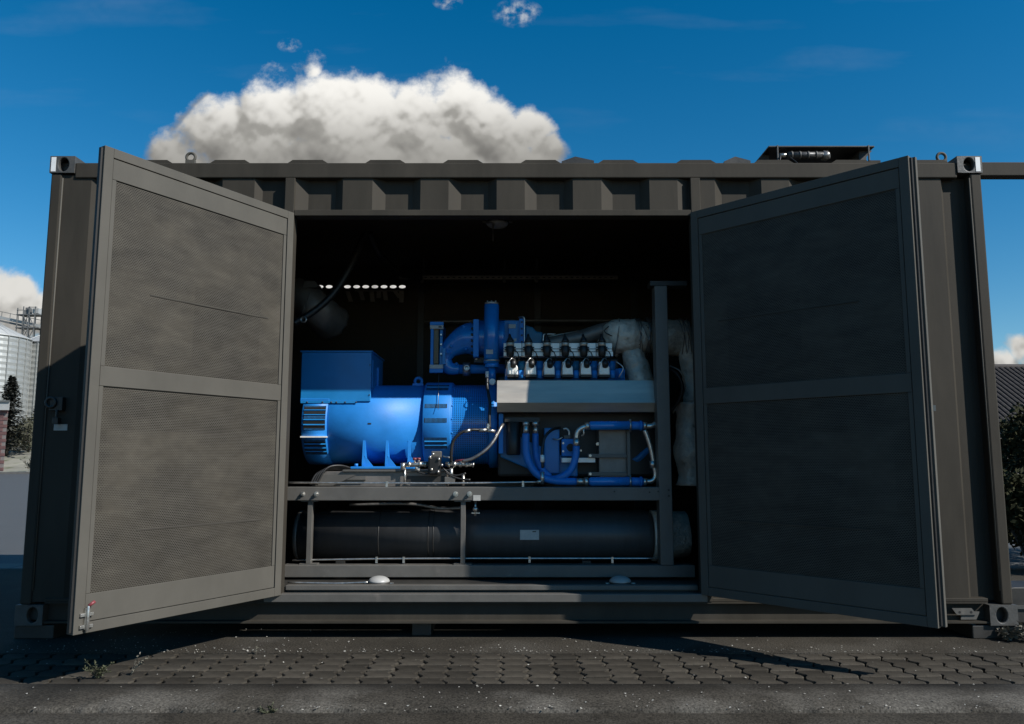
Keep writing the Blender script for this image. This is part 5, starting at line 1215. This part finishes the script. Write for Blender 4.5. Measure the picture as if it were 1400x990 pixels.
# hedge, tiled roof and block beside the other end
Yh = 22; rh = thing('tiled_house', (17, Yh+3, 0), 'dark tiled roof of a house behind the ivy hedge', 'house')
zr, ze = AZ(503, Yh+4), AZ(580, Yh)
MB().box(11.5, 26, Yh+.3, Yh+8, 0, ze-.05).build('wall', M['mortar'], rh)
rfm = MB(); rfm.add([(11, Yh, ze), (26.5, Yh, ze), (26.5, Yh+4, zr), (11, Yh+4, zr), (11, Yh+8.2, ze), (26.5, Yh+8.2, ze)], [(0,1,2,3),(3,2,5,4),(0,3,4),(1,5,2)]); rf_o = rfm.build('roof', M['tile'], rh)
sl = Vector((0, 4, zr-ze)); L_ = sl.length; sn = sl/L_; nrm = Vector((0, -sn.z, sn.y))
tile_me = None
tm = MB(); tm.tube([Vector((0,0,0)), sn*.40], .085, 8)
tvs = [v_ for v_ in tm.v]
me = bpy.data.meshes.new('tile'); me.from_pydata(tvs, [], tm.f); me.materials.append(M['tile']); me.update()
cnt = 0
x = 15.2
while x < 20.2:
    s_ = .02
    while s_ < L_-.3:
        o = bpy.data.objects.new('tile', me); C.objects.link(o); o.parent = rf_o; o.location = Vector((x, Yh, ze))+sn*s_+nrm*.015-ORG[rh.name]; cnt += 1; s_ += .36
    x += .215
MB().tube([(11, Yh+4, zr+.03), (26.5, Yh+4, zr+.03)], .12, 8).build('ridge', M['tile'], rh)
r = random.Random(21)
for i, (px, py_t, D, rx, lab) in enumerate(((1392, 530, 8.6, .75, 'ivy hedge mass rising beside the container post'), (1440, 545, 9.2, .8, 'dark ivy bush at the picture edge just below the tiled roof'), (1400, 640, 8.0, .6, 'lower dark ivy clump beside the corner casting'))):
    Yd = CAM_Y+D; c = at(px, py_t, Yd); t = thing('ivy_bush', (c.x, Yd, 0), lab, 'bush', 'ivy beside the container'); s_ = MB(); l = MB()
    for k in range(14):
        a = r.uniform(0, 2*pi); q = Vector((c.x+cos(a)*rx*.6, Yd+sin(a)*rx*.6, c.z*r.uniform(.15, .88))); s_.tube(spline([(c.x, Yd, 0), (c.x+cos(a)*rx*.2, Yd+sin(a)*rx*.2, q.z*.5), q], 3), [.02]*7, 5)
        leaves(l, q, (rx*.42, rx*.42, c.z*.16), 420, .038, r, .1)
    s_.build('stems', M['bark'], t); l.build('foliage', M['hedge'], t, recalc=False)
# rounded steel block by the corner
hk = thing('ramp_block', (AX(1385, 850, .25), .25, 0), 'dark rounded steel block beside the bottom corner casting', 'block')
xq, zq0, zq1 = AX(1371, 830, .22), AZ(852, .22), AZ(803, .22)
poly = [(xq, zq0), (xq, zq0+.06)]+[(xq+.085-.085*cos(a), zq1-.085+.085*sin(a)) for a in [i*pi/2/8 for i in range(9)]]+[(xq+.75, zq1), (xq+.75, zq0)]
MB().prism(poly, 'y', .22, .50).build('block_body', M['dark'], hk, bevel=.006)
MB().box(xq+.05, xq+.75, .205, .219, zq0+.09, zq0+.11).build('block_rib', M['casting'], hk)
MB().box(xq+.10, xq+.16, .25, .45, 0, zq0-.001).build('block_foot', M['dark'], hk); MB().box(xq+.60, xq+.66, .25, .45, 0, zq0-.001).build('block_foot', M['dark'], hk)
for i in range(7):
    sprig('dry_grass', (2.98+.085*i, -.05-.03*(i % 3), 0), .09+.02*(i % 2), 9, 'dry stalks lying at the foot of the corner casting', M['drygrass'], 1.5, .2, seed=30+i, leaf=.028, group='dry stalks by the corner casting', cat='dry grass')
